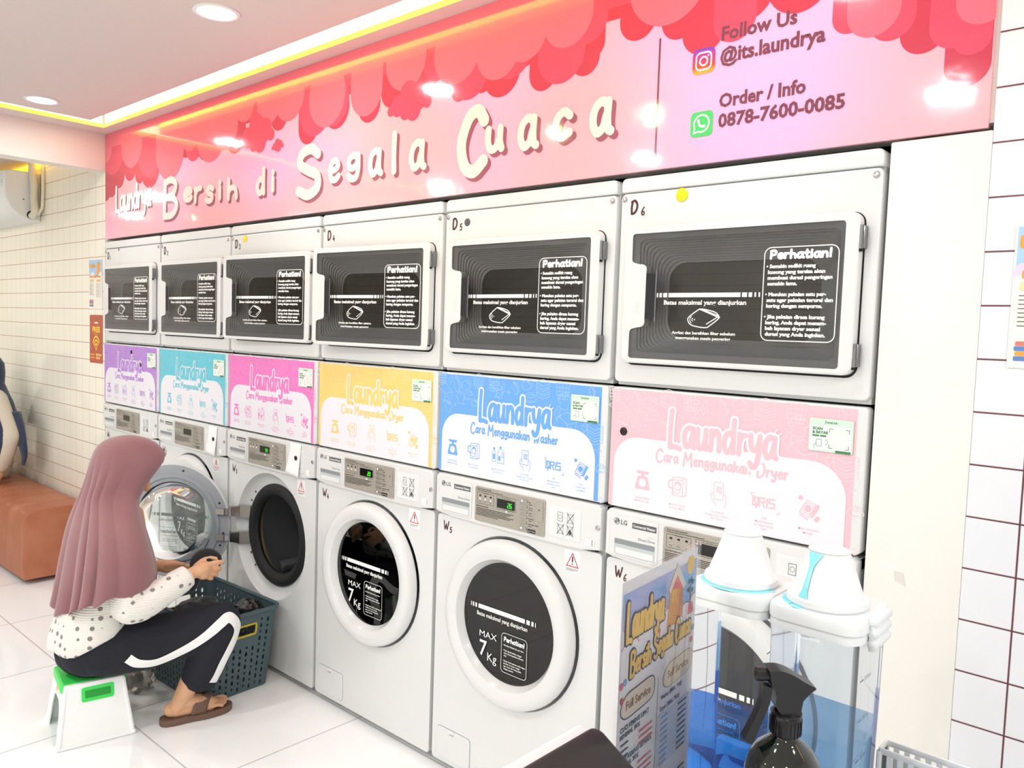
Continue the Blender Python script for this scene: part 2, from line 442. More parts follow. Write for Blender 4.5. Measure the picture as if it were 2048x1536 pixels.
X0, X1, Y0 = -3.8, 6.6, -4.4
def room():
    struct(MB().box(X0, X1, Y0, .8, -.1, 0, FLOOR).build('floor', smooth=False))
    struct(MB().box(X0, -.004, 0, .1, 0, 2.62, TILE_L).build('wall_back', smooth=False))
    struct(MB().box(4.362, X1, .001, .1, 0, 2.62, TILE_R).build('wall_right_of_machines', smooth=False))
    m = MB().box(4.169, 4.362, 0, .1, 0, 1.93, PAINT, .004)
    o = struct(m.build('trim_1'))
    struct(MB().box(-.004, 4.362, .006, .1, 1.945, 2.62, PAINT).build('wall_above_machines', smooth=False))
    n = MB().box(-.1, 4.3, .78, .82, 0, 2.0, DARK)
    n.box(-.1, -.02, .1, .8, 0, 2.0, DARK).box(4.19, 4.26, .1, .8, 0, 2.0, DARK).box(-.1, 4.3, .1, .8, 1.96, 2.0, DARK)
    struct(n.build('wall_niche', smooth=False))
    struct(MB().box(X0-.1, X0, Y0, .1, 0, 2.62, TILE_L).build('wall_left', smooth=False))
    struct(MB().box(X1, X1+.1, Y0, .1, 0, 2.62, PAINT).build('wall_right', smooth=False))
    struct(MB().box(X0-.1, X1+.1, Y0-.1, Y0, 0, 2.62, TILE_L).build('wall_front', smooth=False))
    # dropped ceiling panel, light slots along the back wall and the beam, border strips, roof above
    struct(MB().box(.29, X1, Y0, -.185, CEIL, CEIL+.075, CEILM).build('ceiling', smooth=False))
    struct(MB().box(.015, X1, -.075, .006, CEIL, CEIL+.018, CEILM).box(.015, .175, Y0, -.075, CEIL, CEIL+.018, CEILM).build('trim_2', smooth=False))
    struct(MB().box(X0-.1, X1+.1, Y0-.1, .1, 2.62, 2.7, PAINT).build('ceiling_slab', smooth=False))
    struct(MB().box(-.105, .015, Y0, 0, 2.31, 2.62, PAINT, .004).build('trim_3'))
    struct(MB().box(X0, -.105, Y0, 0, 2.47, 2.5, CEILM).build('ceiling_alcove', smooth=False))
    # lamps in the slots; the yellow tapes are border edges made to glow
    a = thing('cove_light', 'long warm white light strip glowing in the ceiling slot above the pink banner', 'light', (0, 0, 0))
    MB().box(.18, X1-.05, -.072, -.06, CEIL+.022, CEIL+.1, LEDW).build('diffuser', a, smooth=False)
    MB().box(.176, X1-.05, -.0775, -.0752, CEIL, CEIL+.02, LIPGLOW).build('tape', a, smooth=False)
    MB().box(.30, X1-.05, -.1835, -.1775, CEIL+.034, CEIL+.062, mat('led_orange', '#ffc060', emit='#ffb03c', es=16)).build('amber_tape', a, smooth=False)
    b = thing('cove_light', 'thin light strip and border edge made to glow yellow in the ceiling slot beside the beam at the left', 'light', (0, 0, 0))
    MB().box(.16, .172, Y0+.05, -.08, CEIL+.022, CEIL+.07, LEDW).build('diffuser', b, smooth=False)
    MB().box(.1752, .1775, Y0+.05, -.08, CEIL, CEIL+.02, LIPGLOW).build('tape', b, smooth=False)
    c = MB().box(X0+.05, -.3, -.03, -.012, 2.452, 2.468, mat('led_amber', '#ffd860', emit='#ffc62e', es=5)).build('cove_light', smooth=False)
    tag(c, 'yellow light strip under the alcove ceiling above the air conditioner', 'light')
room()

def lamp_light(kind, parent, loc, watts, color, size=.1, spread=None, rot=(0, 0, 0)):
    ld = bpy.data.lights.new('lamp_glow', kind); ld.energy = watts; ld.color = color
    if kind == 'AREA':
        ld.shape = 'DISK'; ld.size = size
        if spread: ld.spread = spread
    elif kind == 'SPOT':
        ld.shadow_soft_size = size; ld.spot_size = spread or 1.6; ld.spot_blend = .6
    else: ld.shadow_soft_size = size
    o = bpy.data.objects.new('lamp_glow', ld); C.objects.link(o); o.parent = parent; o.location = loc; o.rotation_euler = rot
    return o
EMI = mat('lamp_disc', '#ffffff', emit='#f4f8ff', es=14)
def downlights():
    names = ['round ceiling light nearer the pink banner middle, larger in view', 'round ceiling light at far left beside the beam']
    for i, (x, y, wt) in enumerate(DOWN):
        zz = CEIL if x > 0 else 2.47
        lb = names[i] if i < 2 else 'unseen round recessed ceiling light number in the room behind the viewer'.replace(' number', '')
        t = thing('downlight', lb, 'light', (x, y, zz), 0, 'recessed ceiling lights')
        MB().lathe([(.062, .001), (.074, .001), (.075, -.003), (.066, -.006), (.06, -.004)], WHITE2, n=36).build('rim', t)
        MB().lathe([(.0, -.004), (.062, -.004)], EMI, n=36).build('lens', t)
        lamp_light('AREA', t, (0, 0, -.012), wt, (.93, .97, 1), .12)
    for i, (x, y, wt) in enumerate(TRACK):
        t = thing('spotlight', 'warm ceiling spotlight turned to the pink banner from behind the viewer', 'light', (x, y, CEIL if x > 0 else 2.47), 0, 'warm spotlights')
        mb = MB().lathe([(.0, 0), (.035, 0), (.035, -.02), (.008, -.024), (.008, -.06)], BLACK, n=20)
        mb.build('mount', t)
        d = (Vector((x, 0, 2.1))-Vector((x, y, CEIL-.09))).normalized()
        q = Vector((0, 0, -1)).rotation_difference(d).to_matrix().to_4x4()
        M = Matrix.Translation((0, 0, -.09)) @ q
        MB().lathe([(.0, .05), (.034, .05), (.04, -.05), (.035, -.05), (.03, -.03)], BLACK, n=24, M=M).build('housing', t)
        MB().lathe([(.0, -.045), (.02, -.043), (.033, -.035)] if i % 3 else [(0, -.075), (.03, -.068), (.05, -.05), (.036, -.035)], mat('warm_bulb', '#fff', emit='#ffdf9a', es=55*(wt/2.4)**.5), n=24, M=M).build('bulb', t)
        o = lamp_light('SPOT', t, M @ Vector((0, 0, -.085)), wt*4, (1, .78, .42), .03, 1.5)
        o.rotation_euler = q.to_euler()
downlights()

# ------------------------------------------------------------------ the pink banner over the machines
LOB = [(.58,2.278,.112,'C'),(.843,2.298,.08,'C'),(.966,2.322,.051,'C'),(1.15,2.312,.072,'C'),(1.426,2.326,.089,'C'),(1.573,2.403,.055,'C'),(1.675,2.389,.059,'C'),(1.773,2.35,.063,'C'),(1.983,2.272,.067,'C'),(2.073,2.319,.067,'C'),(2.169,2.318,.08,'C'),(2.366,2.298,.065,'C'),(2.494,2.326,.06,'C'),(2.672,2.346,.059,'C'),(2.835,2.27,.039,'C'),(2.884,2.299,.046,'C'),(2.938,2.28,.039,'C'),(3.017,2.293,.078,'C'),(3.113,2.335,.047,'C'),(3.186,2.259,.054,'C'),(3.271,2.276,.037,'C'),(3.339,2.27,.05,'C'),(3.361,2.306,.044,'C'),(3.511,2.34,.059,'C'),(3.637,2.31,.053,'C'),(3.707,2.266,.06,'C'),(3.82,2.33,.07,'C'),(3.95,2.33,.08,'C'),(4.221,2.15,.046,'C'),(4.308,2.065,.043,'C'),
 (.57,2.357,.135,'B'),(1.043,2.33,.083,'B'),(1.221,2.361,.116,'B'),(1.559,2.443,.082,'B'),(1.695,2.386,.052,'B'),(2.027,2.337,.107,'B'),(2.15,2.347,.096,'B'),(2.721,2.381,.066,'B'),(2.876,2.314,.084,'B'),(3.057,2.346,.083,'B'),(3.251,2.301,.087,'B'),(3.346,2.372,.065,'B'),(3.79,2.276,.057,'B'),(4.068,2.217,.039,'B'),(4.157,2.192,.048,'B'),(4.282,2.153,.05,'B'),(4.314,2.119,.036,'B'),
 (.797,2.337,.152,'A'),(1.008,2.398,.1,'A'),(1.205,2.363,.139,'A'),(1.344,2.366,.104,'A'),(1.503,2.438,.077,'A'),(1.847,2.423,.109,'A'),(2.105,2.373,.119,'A'),(1.694,2.414,.091,'A'),(2.349,2.351,.093,'A'),(2.564,2.418,.106,'A'),(2.817,2.398,.109,'A'),(3.0,2.362,.092,'A'),(3.11,2.39,.087,'A'),(3.271,2.403,.091,'A'),(3.6,2.42,.12,'A'),(4.118,2.217,.057,'A'),(4.33,2.19,.05,'A'),
 (.03,2.2,.055,'C'),(.11,2.22,.06,'C'),(.2,2.27,.07,'C'),(.34,2.3,.075,'C'),(.46,2.26,.06,'C'),(.12,2.43,.15,'B'),(.36,2.42,.13,'A'),(.02,2.44,.09,'A')]
LET = [('B',.726,1.991,.891,2.199),('e',.94,2.058,1.038,2.138),('r',1.05,2.045,1.129,2.131),('s',1.154,2.035,1.242,2.124),('i',1.28,2.042,1.319,2.141),('h',1.357,2.033,1.453,2.138),('d',1.601,2.032,1.676,2.154),('i',1.72,2.037,1.757,2.139),('S',1.904,1.987,2.075,2.205),('e',2.122,2.035,2.203,2.135),('g',2.24,2.03,2.323,2.139),('a',2.368,2.032,2.456,2.139),('l',2.5,2.03,2.541,2.181),('a',2.594,2.029,2.686,2.139),('C',2.83,1.98,2.972,2.209),('u',2.957,2.046,3.041,2.136),('a',3.093,2.037,3.181,2.146),('c',3.229,2.045,3.305,2.145),('a',3.362,2.041,3.449,2.151)]
def clip(P, x0, x1, z0, z1):
    for ax, val, s in ((0, x0, 1), (0, x1, -1), (1, z0, 1), (1, z1, -1)):
        out = []
        for i in range(len(P)):
            a, b = P[i-1], P[i]; da, db = (a[ax]-val)*s, (b[ax]-val)*s
            if (da < 0) != (db < 0):
                t = da/(da-db); out.append((a[0]+(b[0]-a[0])*t, a[1]+(b[1]-a[1])*t))
            if db >= 0: out.append(b)
        P = out
        if not P: return []
    return P
def banner():
    bx = (.018, 4.353, 1.934, 2.5095)
    base = mat('banner_pink', '#f79fb4', rough=.08, coat=.5)
    t, b = nodes(base); tc = N(t, 'ShaderNodeTexCoord'); x = N(t, 'ShaderNodeTexNoise'); mp = N(t, 'ShaderNodeMapping')
    mp.inputs['Scale'].default_value = (1.3, 1, 2.2); x.inputs['Scale'].default_value = 1.1; x.inputs['Detail'].default_value = 0
    r = N(t, 'ShaderNodeValToRGB'); e = r.color_ramp.elements
    e[0].position = .3; e[0].color = col('#fbb1b6'); e[1].position = .68; e[1].color = col('#f5b6de')
    q = e.new(.48); q.color = col('#fbb3c1')
    t.links.new(tc.outputs['Object'], mp.inputs[0]); t.links.new(mp.outputs[0], x.inputs['Vector']); t.links.new(x.outputs['Fac'], r.inputs[0])
    t.links.new(r.outputs[0], b.inputs['Base Color'])
    x2 = N(t, 'ShaderNodeTexNoise'); x2.inputs['Scale'].default_value = 9; bp = N(t, 'ShaderNodeBump'); bp.inputs['Distance'].default_value = .0022; bp.inputs['Strength'].default_value = .35
    t.links.new(tc.outputs['Object'], x2.inputs['Vector']); t.links.new(x2.outputs['Fac'], bp.inputs['Height'])
    t.links.new(bp.outputs[0], b.inputs['Normal']); t.links.new(bp.outputs[0], b.inputs['Coat Normal'])
    def ink(n, c):
        m = mat(n, c, rough=.1, coat=.4); return bump(m, 9, .35, .0022)
    CC = {'C': ink('cloud_dark_red', '#cb4156'), 'B': ink('cloud_red', '#e2506a'), 'A': ink('cloud_light_red', '#ee7085')}
    bn = thing('banner', 'long glossy pink banner with red clouds and white lettering above the dryers', 'banner', (0, 0, 0))
    MB().box(bx[0], bx[1], -.005, .0055, bx[2], bx[3], base).build('panel', bn, smooth=False)
    pm = lambda u, v, l: (u, -.0053-l, v)
    band = {'C': 2.352, 'B': 2.385, 'A': 2.43}
    for key, nm, l in (('C', 'cloud_print', 0), ('B', 'cloud_print', .0003), ('A', 'cloud_print', .0006)):
        mb = MB(pm)
        for (cx, cz, rr, k) in LOB:
            if k != key: continue
            P = clip(circ(cx, cz, rr, 36), *bx)
            if P: mb.fan(P, CC[k], l)
            Q = clip([(cx-rr, cz), (cx+rr, cz), (cx+rr, band[k]+.02), (cx-rr, band[k]+.02)], *bx)
            if Q and cz+rr*.6 < band[k]: mb.fan(Q, CC[k], l)
        mb.fan(clip([(0, band[key]), (3.74, band[key]), (3.74, 2.6), (0, 2.6)], *bx), CC[key], l); mb.fan(clip([(3.74, band[key]+.03), (4.4, band[key]+.03), (4.4, 2.6), (3.74, 2.6)], *bx), CC[key], l)
        if key == 'C':
            mb.fan(clip([(0, 2.16), (.09, 2.16), (.2, 2.25), (.3, 2.6), (0, 2.6)], *bx), CC['C'], l)
        if key == 'A':
            pass
        mb.build(nm, bn, smooth=False)
    for (cx, cz, sc) in ((1.6, 2.29, 1.0), (2.585, 2.265, .82), (1.765, 2.226, .32)):      # loose little clouds
        mb = MB(pm)
        for dx, dz, rr in ((-.07, .0, .045), (.07, .015, .05), (0, .035, .06), (-.02, -.03, .035), (.03, -.03, .045), (.115, -.01, .025), (-.115, -.015, .022)):
            mb.fan(circ(cx+dx*sc, cz+dz*sc, rr*sc, 24), CC['B'], .0009)
        mb.build('little_cloud_print', bn, smooth=False)
    # lettering with its darker drop edge
    LW = ink('letter_cream', '#efe4dd'); LS = ink('letter_edge_brown', '#a05a68')
    for word in (LET[:6], LET[6:8], LET[8:14], LET[14:]):
        mb = MB(pm)
        for (c, x0, z0, x1, z1) in word:
            up = c.isupper(); tall = c in 'hdl' or up
            wd = .042 if up and c != 'B' else (.034 if c == 'B' else .026)
            top = 1.0 if tall else (.92 if c == 'i' else .64); bot = -.26 if c == 'g' else 0
            h = (z1-z0-wd*.9)/(top-bot); zz = z0+wd*.45-bot*h
            gx = [p[0] for st in GL[c][1] for p in st]; ww = max(gx)-min(gx)
            sx = max(x1-x0-wd, .004)/(ww*h) if ww > .05 else 1
            xx = x0+wd/2-min(gx)*h*sx
            glyph(mb, c, xx, zz, h, wd, LS, .0009, sx, .013, -.012)
            glyph(mb, c, xx, zz, h, wd, LW, .0012, sx)
        mb.build('lettering', bn, smooth=False)
    mb = MB(pm); W = ink('logo_white', '#f7f2f2'); S = ink('logo_shadow', '#6b4550')
    hand(mb, 'Laundrya', .166, 2.072, .118, .02, S, .0009, w=.43, caps=1.15)
    hand(mb, 'Laundrya', .158, 2.078, .118, .021, W, .0012, w=.43, caps=1.15)
    glyph(mb, "'", .572, 2.06, .12, .009, W, .0012)
    mb.build('logo', bn, smooth=False)
    I = ink('contact_ink', '#7c4554')
    for s, x, z, h, ww in (('Follow Us', 3.758, 2.228, .034, .19), ('@its.laundrya', 3.757, 2.174, .036, .259), ('Order / Info', 3.76, 2.0665, .033, .217), ('0878-7600-0085', 3.76, 2.018, .033, .308)):
        MB(pm).text(s, x, z, h, I, .0009, .03, w=ww).build('contact_lettering', bn, smooth=False)
    MB(pm).rect(3.5795, 3.5845, 1.956, 2.271, I, .0009).build('divider_line', bn, smooth=False)
    # the two round-cornered app marks
    ig = mat('photo_mark', '#d6336c', rough=.2, coat=.4); t, b = nodes(ig)
    tc = N(t, 'ShaderNodeTexCoord'); sp = N(t, 'ShaderNodeSeparateXYZ'); mr = N(t, 'ShaderNodeMapRange')
    mr.inputs[1].default_value = 2.157; mr.inputs[2].default_value = 2.219; r = N(t, 'ShaderNodeValToRGB'); e = r.color_ramp.elements
    e[0].color = col('#ffb640'); e[1].color = col('#5a4fcf'); k = e.new(.3); k.color = col('#f04a3c'); k = e.new(.68); k.color = col('#d8327e')
    t.links.new(tc.outputs['Object'], sp.inputs[0]); t.links.new(sp.outputs[2], mr.inputs[0]); t.links.new(mr.outputs[0], r.inputs[0]); t.links.new(r.outputs[0], b.inputs['Base Color'])
    mb = MB(pm); Wh = ink('mark_white', '#ffffff')
    mb.rect(3.681, 3.743, 2.157, 2.219, ig, .0009, .014)
    mb.stroke(rrect(3.691, 3.733, 2.167, 2.209, .012), .0042, Wh, .0012, True)
    mb.stroke(circ(3.712, 2.188, .0105, 24), .0042, Wh, .0012, True); mb.fan(circ(3.7245, 2.2, .0026, 12), Wh, .0012)
    mb.build('photo_app_mark', bn, smooth=False)
    mb = MB(pm); gr = ink('mark_green', '#4fcf6c')
    mb.rect(3.683, 3.745, 2.002, 2.064, gr, .0009, .012)
    P = [(3.714+.021*cos(a), 2.034+.021*sin(a)) for a in [radians(q) for q in range(-115, 211, 12)]]
    mb.stroke(P+[(3.6925, 2.0115)], .0042, Wh, .0012, True)
    mb.stroke(spline([(3.7055, 2.043), (3.7065, 2.035), (3.713, 2.0275), (3.7225, 2.0255)], 5), .0055, Wh, .0012)
    mb.fan(circ(3.7055, 2.0415, .004, 10), Wh, .0012); mb.fan(circ(3.7215, 2.027, .004, 10), Wh, .0012)
    mb.build('chat_app_mark', bn, smooth=False)
banner()

# ------------------------------------------------------------------ washers
SCREEN = mat('display_black', '#08090a', rough=.12)
LEDG = mat('digits_green', '#3cff3c', emit='#38f030', es=1.3)
LEDL = mat('indicator_light', '#ffffff', emit='#eef6ff', es=1.2)
SILVER = mottle(mat('silver_panel', '#a9a49b', rough=.4, metal=.25), '#a39e95', '#b3aea5', 300, 2)
RUBBER = mat('rubber_gasket', '#17181b', rough=.6)
DRUM = mat('drum_steel', '#85878c', rough=.38, metal=.6)
RINGG = mat('door_liner_grey', '#9aa0a8', rough=.45)
RECESS = mat('drawer_recess', '#c3c9cc', rough=.4)
RED = mat('warning_red', '#d8405a', rough=.5)
GLASS_D = thin('smoked_glass', '#5a5d63', .1, .01, fres=1.5)
GLASS_C = thin('clear_glass', '#eef3f3', .1, .01, fres=1.5)
SEG = {'0': 'abcdef', '2': 'abged', '6': 'afgecd', '7': 'abc', '5': 'afgcd', '4': 'fgbc'}
def seven(mb, s, x, z, h, mt, l):
    wd = h*.5
    for i, c in enumerate(s):
        o = x+i*h*.72; S = {'a': ((0, h), (wd, h)), 'b': ((wd, h), (wd, h/2)), 'c': ((wd, h/2), (wd, 0)), 'd': ((0, 0), (wd, 0)), 'e': ((0, 0), (0, h/2)), 'f': ((0, h/2), (0, h)), 'g': ((0, h/2), (wd, h/2))}
        for k in SEG[c]: mb.stroke([(o+p[0]+p[1]*.08, z+p[1]) for p in S[k]], h*.13, mt, l, n=6)
def lines(mb, x, z, w, n, dz, th, mt, l=0, last=.6):
    # rows of print too small to read
    for i in range(n):
        mb.rect(x, x+w*(last if i == n-1 else 1-.08*((i*7) % 3)), z-i*dz, z-i*dz+th, mt, l)
CX, CZ = .343, .5855
def washer_body():
    m = MB(); hole = circ(CX, CZ, .272, 56)
    m.prism(rrect(.004, .682, .026, .876, .012, 4), -.02, 0, WHITE, holes=[hole])
    m.box(.005, .681, .02, .72, .026, .06, WHITE).box(.005, .681, .02, .72, .985, 1.012, WHITE).box(.005, .03, .02, .72, .03, 1.01, WHITE).box(.656, .681, .02, .72, .03, 1.01, WHITE)
    m.box(.03, .656, .5, .52, .06, .985, DARK)
    m.box(.03, .656, .012, .03, .876, .985, DARK)
    m.lathe([(.272, 0), (.268, .006), (.262, .02), (.245, .034), (.222, .042), (.2, .044)], WHITE2, (CX, 0, CZ), 'Y', 56)
    return m
def washer(k, num, digits, opened=False):
    names = ['leftmost washer, W1, behind the seated woman', 'second washer from the left, W2, behind the open glass door and the woman', 'white front-loading washer with its round door swung open, above the dark basket', 'white front-loading washer W4 showing 20 in green, right of the open washer',
             'white front-loading washer W5 showing 26 in green, under the blue sign', 'rightmost washer, W6, half hidden by the price stand and liquid dispensers']
    t = thing('washing_machine', names[k], 'washing machine', (k*.695, 0, 0), 0, 'stacked washers')
    washer_body().build('cabinet', t)
    for fx in (.05, .63):
        for fy in (.07, .64): MB().lathe([(0, 0), (.02, 0), (.018, .012), (.012, .026)], BLACK, (fx, fy, 0), n=16).build('foot', t)
    pan = MB()
    out = [(.004, .8885), (.03, .882), (.08, .8775), (.3, .8755), (.55, .8755), (.62, .879), (.66, .885), (.682, .8885), (.682, 1.006), (.672, 1.016), (.014, 1.016), (.004, 1.006)]
    pan.prism(out, -.02, .012, WHITE, .004)
    P = pan.build('control_panel', t)
    # recess with the four care pictures
    mb = MB(lambda u, v, l: (u, -.0122-l, v))
    mb.prism(rrect(.497, .613, .897, .991, .006), 0, .0012, WHITE2, .0008)
    G = GREYINK
    mb.rect(.529, .547, .948, .974, WHITE2, .0014); mb.stroke([(.529, .948), (.547, .948), (.547, .974), (.529, .974)], .0012, G, .0016, True); mb.stroke(circ(.538, .961, .006, 14), .001, G, .0016, True)
    for (x, z) in ((.575, .961), (.54, .925), (.575, .925)):
        mb.stroke([(x-.01, z-.013), (x+.01, z-.013), (x+.01, z+.012), (x-.01, z+.012)], .001, G, .0016, True); mb.stroke([(x-.013, z-.016), (x+.013, z+.016)], .0014, BLACK, .0018); mb.stroke([(x-.013, z+.016), (x+.013, z-.016)], .0014, BLACK, .0018)
    mb.fan(circ(.575, .92, .007, 10), G, .0016)
    mb.build('care_symbols', P, smooth=False)
    s = MB().lathe([(0, -.0165), (.006, -.015), (.008, -.012)], CHROME, (.672, 0, .952), 'Y', 14); s.build('screw', P)
    mb = MB(lambda u, v, l: (u, -.0122-l, v)); mb.rect(.629, .662, .893, .916, PRINTW, .0005); lines(mb, .652, .912, .006, 6, .003, .0014, GREYINK, .0008, 1); mb.build('serial_sticker', P, smooth=False)
    d = MB()
    d.pm = lambda u, v, l: (u, -.0122-l, v)
    d.prism(rrect(.02, .174, .888, 1.001, .008), 0, .0035, WHITE, .002)
    d.poly(circ(.0425, .9855, .0095, 24), GREYINK, .0038)
    d.stroke([(.044, .99), (.044, .9815), (.048, .9815)], .0016, PRINTW, .0042); d.fan(circ(.0385, .9885, .0016, 8), PRINTW, .0042)
    d.stroke([(.0425+.0072*cos(radians(a)), .9855+.0072*sin(radians(a))) for a in range(70, 361, 20)], .0011, PRINTW, .0042)
    d.text('LG', .0565, .979, .013, GREYINK, .0038, .02)
    d.rect(.093, .169, .9745, .9905, GREYINK, .0038, .001); d.text('Commercial Washer', .131, .9787, .0075, PRINTW, .0042, .02, 'C', w=.07)
    d.text('INVERTER', .143, .957, .003, RECESS, .0038); d.text('Direct Drive', .166, .945, .0075, GREYINK, .0038, False, 'R')
    D = d.build('detergent_drawer', t)
    h = MB(lambda u, v, l: (u, -.0158-l, v)); x0, x1, z0, z1 = .038, .166, .894, .938
    h.prism(rrect(x0, x1, z0, z1, .003, 2), 0, .0006, RECESS)
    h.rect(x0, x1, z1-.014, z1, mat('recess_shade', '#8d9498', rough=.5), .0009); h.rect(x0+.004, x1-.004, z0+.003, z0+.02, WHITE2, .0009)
    h.build('handle_recess', D, smooth=False)
    # silver display plate
    p = MB(lambda u, v, l: (u, -.0122-l, v)); p.prism(rrect(.19, .481, .888, .999, .006), 0, .003, SILVER, .001)
    K = BLACK
    p.text('Coin or Card Operated', .2, .991, .0042, K, .0033, .02, w=.06); p.rect(.2, .31, .9865, .988, K, .0033)
    p.stroke(rrect(.2, .272, .946, .981, .002, 2), .0009, K, .0033, True); p.text('Processing', .236, .979, .0038, K, .0036, False, 'C')
    for i, (nm) in enumerate(('Wash', 'Rinse', 'Spin')):
        x = .213+i*.023; p.rect(x-.004, x+.004, .969, .974, K, .0033); p.text(nm, x, .951, .0035, K, .0033, False, 'C')
    p.text('EST. Time Remaining', .325, .977, .0036, K, .0033, False, 'C'); p.stroke(rrect(.285, .365, .942, .983, .002, 2), .0009, K, .0033, True)
    p.text('Important Instructions', .197, .936, .0042, K, .0033, .02); lines(p, .197, .93, .16, 6, .0044, .0018, K, .0033)
    p.text('Wi-Fi', .459, .952, .0034, K, .0036, False, 'C')
    for i, nm in enumerate(('Hot', 'Warm', 'Cold', 'Delicates', 'Add Super Wash')):
        p.text(nm, .417, .9805-i*.0165, .0042, K, .0033, .015); p.rect(.417, .432, .975-i*.0165, .9765-i*.0165, K, .0033)
    p.rect(.415, .447, .891, .902, K, .0033, .001); p.text('Start / Pause', .431, .8945, .0042, PRINTW, .0036, False, 'C', w=.028)
    S = p.build('display_plate', t, smooth=False)
    q = MB(lambda u, v, l: (u, -.0155-l, v)); q.prism(rrect(.288, .361, .946, .974, .002, 3), 0, .0012, SCREEN)
    if digits: seven(q, digits, .3325, .9515, .0135, LEDG, .0016)
    q.build('screen', S, smooth=False)
    for i in range(6):
        q = MB(lambda u, v, l: (u, -.0155-l, v)); z = .984-i*.0165 if i < 5 else .9005
        q.prism(rrect(.382, .412, z-.0045, z+.0045, .001, 2), 0, .0022, STEEL, .0008); q.build('button', S)
    q = MB(lambda u, v, l: (u, -.0155-l, v)); q.prism(rrect(.445, .474, .931, .99, .002, 2), 0, .0012, SILVER, .0005)
    for i in range(3): q.stroke([(.4595+(.002+.002*i)*cos(radians(a)), .962+(.002+.002*i)*sin(radians(a))) for a in (50, 90, 130)], .0008, K, .0016)
    q.build('card_reader', S, smooth=False)
    if digits:
        q = MB(lambda u, v, l: (u, -.0155-l, v))
        for i in range(3): q.fan(circ(.213+i*.023, .961, .0025, 12), LEDL, .0003)
        q.fan(circ(.327, .9375, .003, 12), LEDL, .0003); q.fan(circ(.392, .984, .003, 12), LEDL, .003); q.fan(circ(.392, .9005, .003, 12), LEDL, .003)
        q.build('indicator_light', S, smooth=False)
    # number decal, warning sticker, filter hatch
    n = MB(lambda u, v, l: (u, -.0004-l, v)); glyph(n, 'W', .033, .825, .03, .0046, BROWN, 0, .95); glyph(n, num, .062, .819, .019, .0036, BROWN)
    n.build('number_decal', t, smooth=False)
    n = MB(lambda u, v, l: (u, -.0003-l, v)); n.rect(.55, .607, .8, .866, PRINTW, 0, .002)
    n.stroke([(.558, .8185), (.6, .8185), (.579, .857)], .0042, RED, .0004, True); n.stroke([(.579, .846), (.579, .833)], .0045, BLACK, .0004); n.fan(circ(.579, .826, .0022, 10), BLACK, .0004)
    lines(n, .556, .811, .046, 3, .003, .0011, GREYINK, .0004); n.build('warning_sticker', t, smooth=False)
    n = MB(); n.prism(rrect(.03, .187, .042, .147, .012), 0, .0035, WHITE, .0015); H = n.build('filter_hatch', t)
    n = MB(lambda u, v, l: (u, -l, v)); n.prism(rrect(.029, .188, .0408, .1482, .0125), .0001, .0006, mat('hatch_seam', '#7d8488', rough=.6)); n.build('seam', H, smooth=False)
    n = MB(); n.box(.093, .113, -.0065, -.003, .137, .1465, WHITE2, .001).box(.094, .112, -.0068, -.0036, .1325, .135, RECESS); n.build('latch', H)
    # gasket and drum
    g = MB(); g.lathe([(.222, .046), (.221, .034), (.212, .026), (.2, .024), (.188, .028), (.176, .034), (.168, .046), (.17, .06), (.205, .066)], RUBBER, (CX, 0, CZ), 'Y', 56); g.build('gasket', t)
    g = MB(); g.lathe([(.2, .072), (.215, .08), (.226, .1), (.226, .4), (.2, .43), (0, .43)], DRUM, (CX, 0, CZ), 'Y', 56)
    g.lathe([(.2, .074), (.1945, .08), (.1965, .086)], mat('drum_rim', '#e8c888', rough=.25, metal=.8), (CX, 0, CZ), 'Y', 56)
    for a in range(3): g.box(-.02, .02, .12, .4, -.222, -.18, DRUM, .01, M=Matrix.Translation((CX, 0, CZ)) @ Matrix.Rotation(a*2.094+.5, 4, 'Y'))
    g.build('drum', t)
    if opened:
        for a in (150, 164, 196, 210, 225, 137):
            MB().lathe([(0, -.004), (.005, -.003), (.006, 0)], GREYINK, (CX+.238*cos(radians(a)), .038, CZ+.238*sin(radians(a))), 'Y', 10).build('bolt', t)
    # the door: hinged at its left side (x=.045)
    hx = .072
    R = Matrix.Translation((hx, -.02, 0)) @ Matrix.Rotation(-radians(147), 4, 'Z') @ Matrix.Translation((-hx, .02, 0)) if opened else Matrix()
    ring = MB(); ring.lathe([(.25, -.003), (.263, -.004), (.2645, -.012), (.2605, -.03), (.252, -.039), (.24, -.0425), (.222, -.0425), (.205, -.036), (.193, -.018), (.188, -.006)], WHITE, (CX, 0, CZ), 'Y', 64, M=R)
    DO = ring.build('door', t)
    ln = MB(); ln.lathe([(.262, -.004), (.258, -.002), (.222, -.002), (.219, .004), (.205, .006), (.202, .002), (.186, .002), (.186, -.006)], RINGG, (CX, 0, CZ), 'Y', 64, M=R)
    if opened:
        for a in (80, 25, 18, -8, -22, -40, -48, 150, 200): ln.lathe([(0, .0005), (.0045, -.0002), (.005, -.002)], BLACK, (CX+.24*cos(radians(180-a)), 0, CZ+.24*sin(radians(180-a))), 'Y', 10, M=R)
    ln.build('door_liner', DO)
    gl = MB(); gm = GLASS_C if opened else GLASS_D
    gl.lathe([(.19, -.009), (.17, .02), (.158, .06), (.145, .082), (.1, .098), (0, .104)], gm, (CX, 0, CZ), 'Y', 48, M=R)
    gl.lathe([(.191, -.009), (.19, -.0115), (.12, -.0128), (0, -.0135)], gm, (CX, 0, CZ), 'Y', 48, M=R)
    gl.build('door_glass', DO, 60)
    tr = MB()
    tr.pm = lambda u, v, l: tuple(R @ Vector((u, -.0146-l, v)))
    Wp = mat('door_print_dark', '#5c5f60', rough=.5) if opened else PRINTW
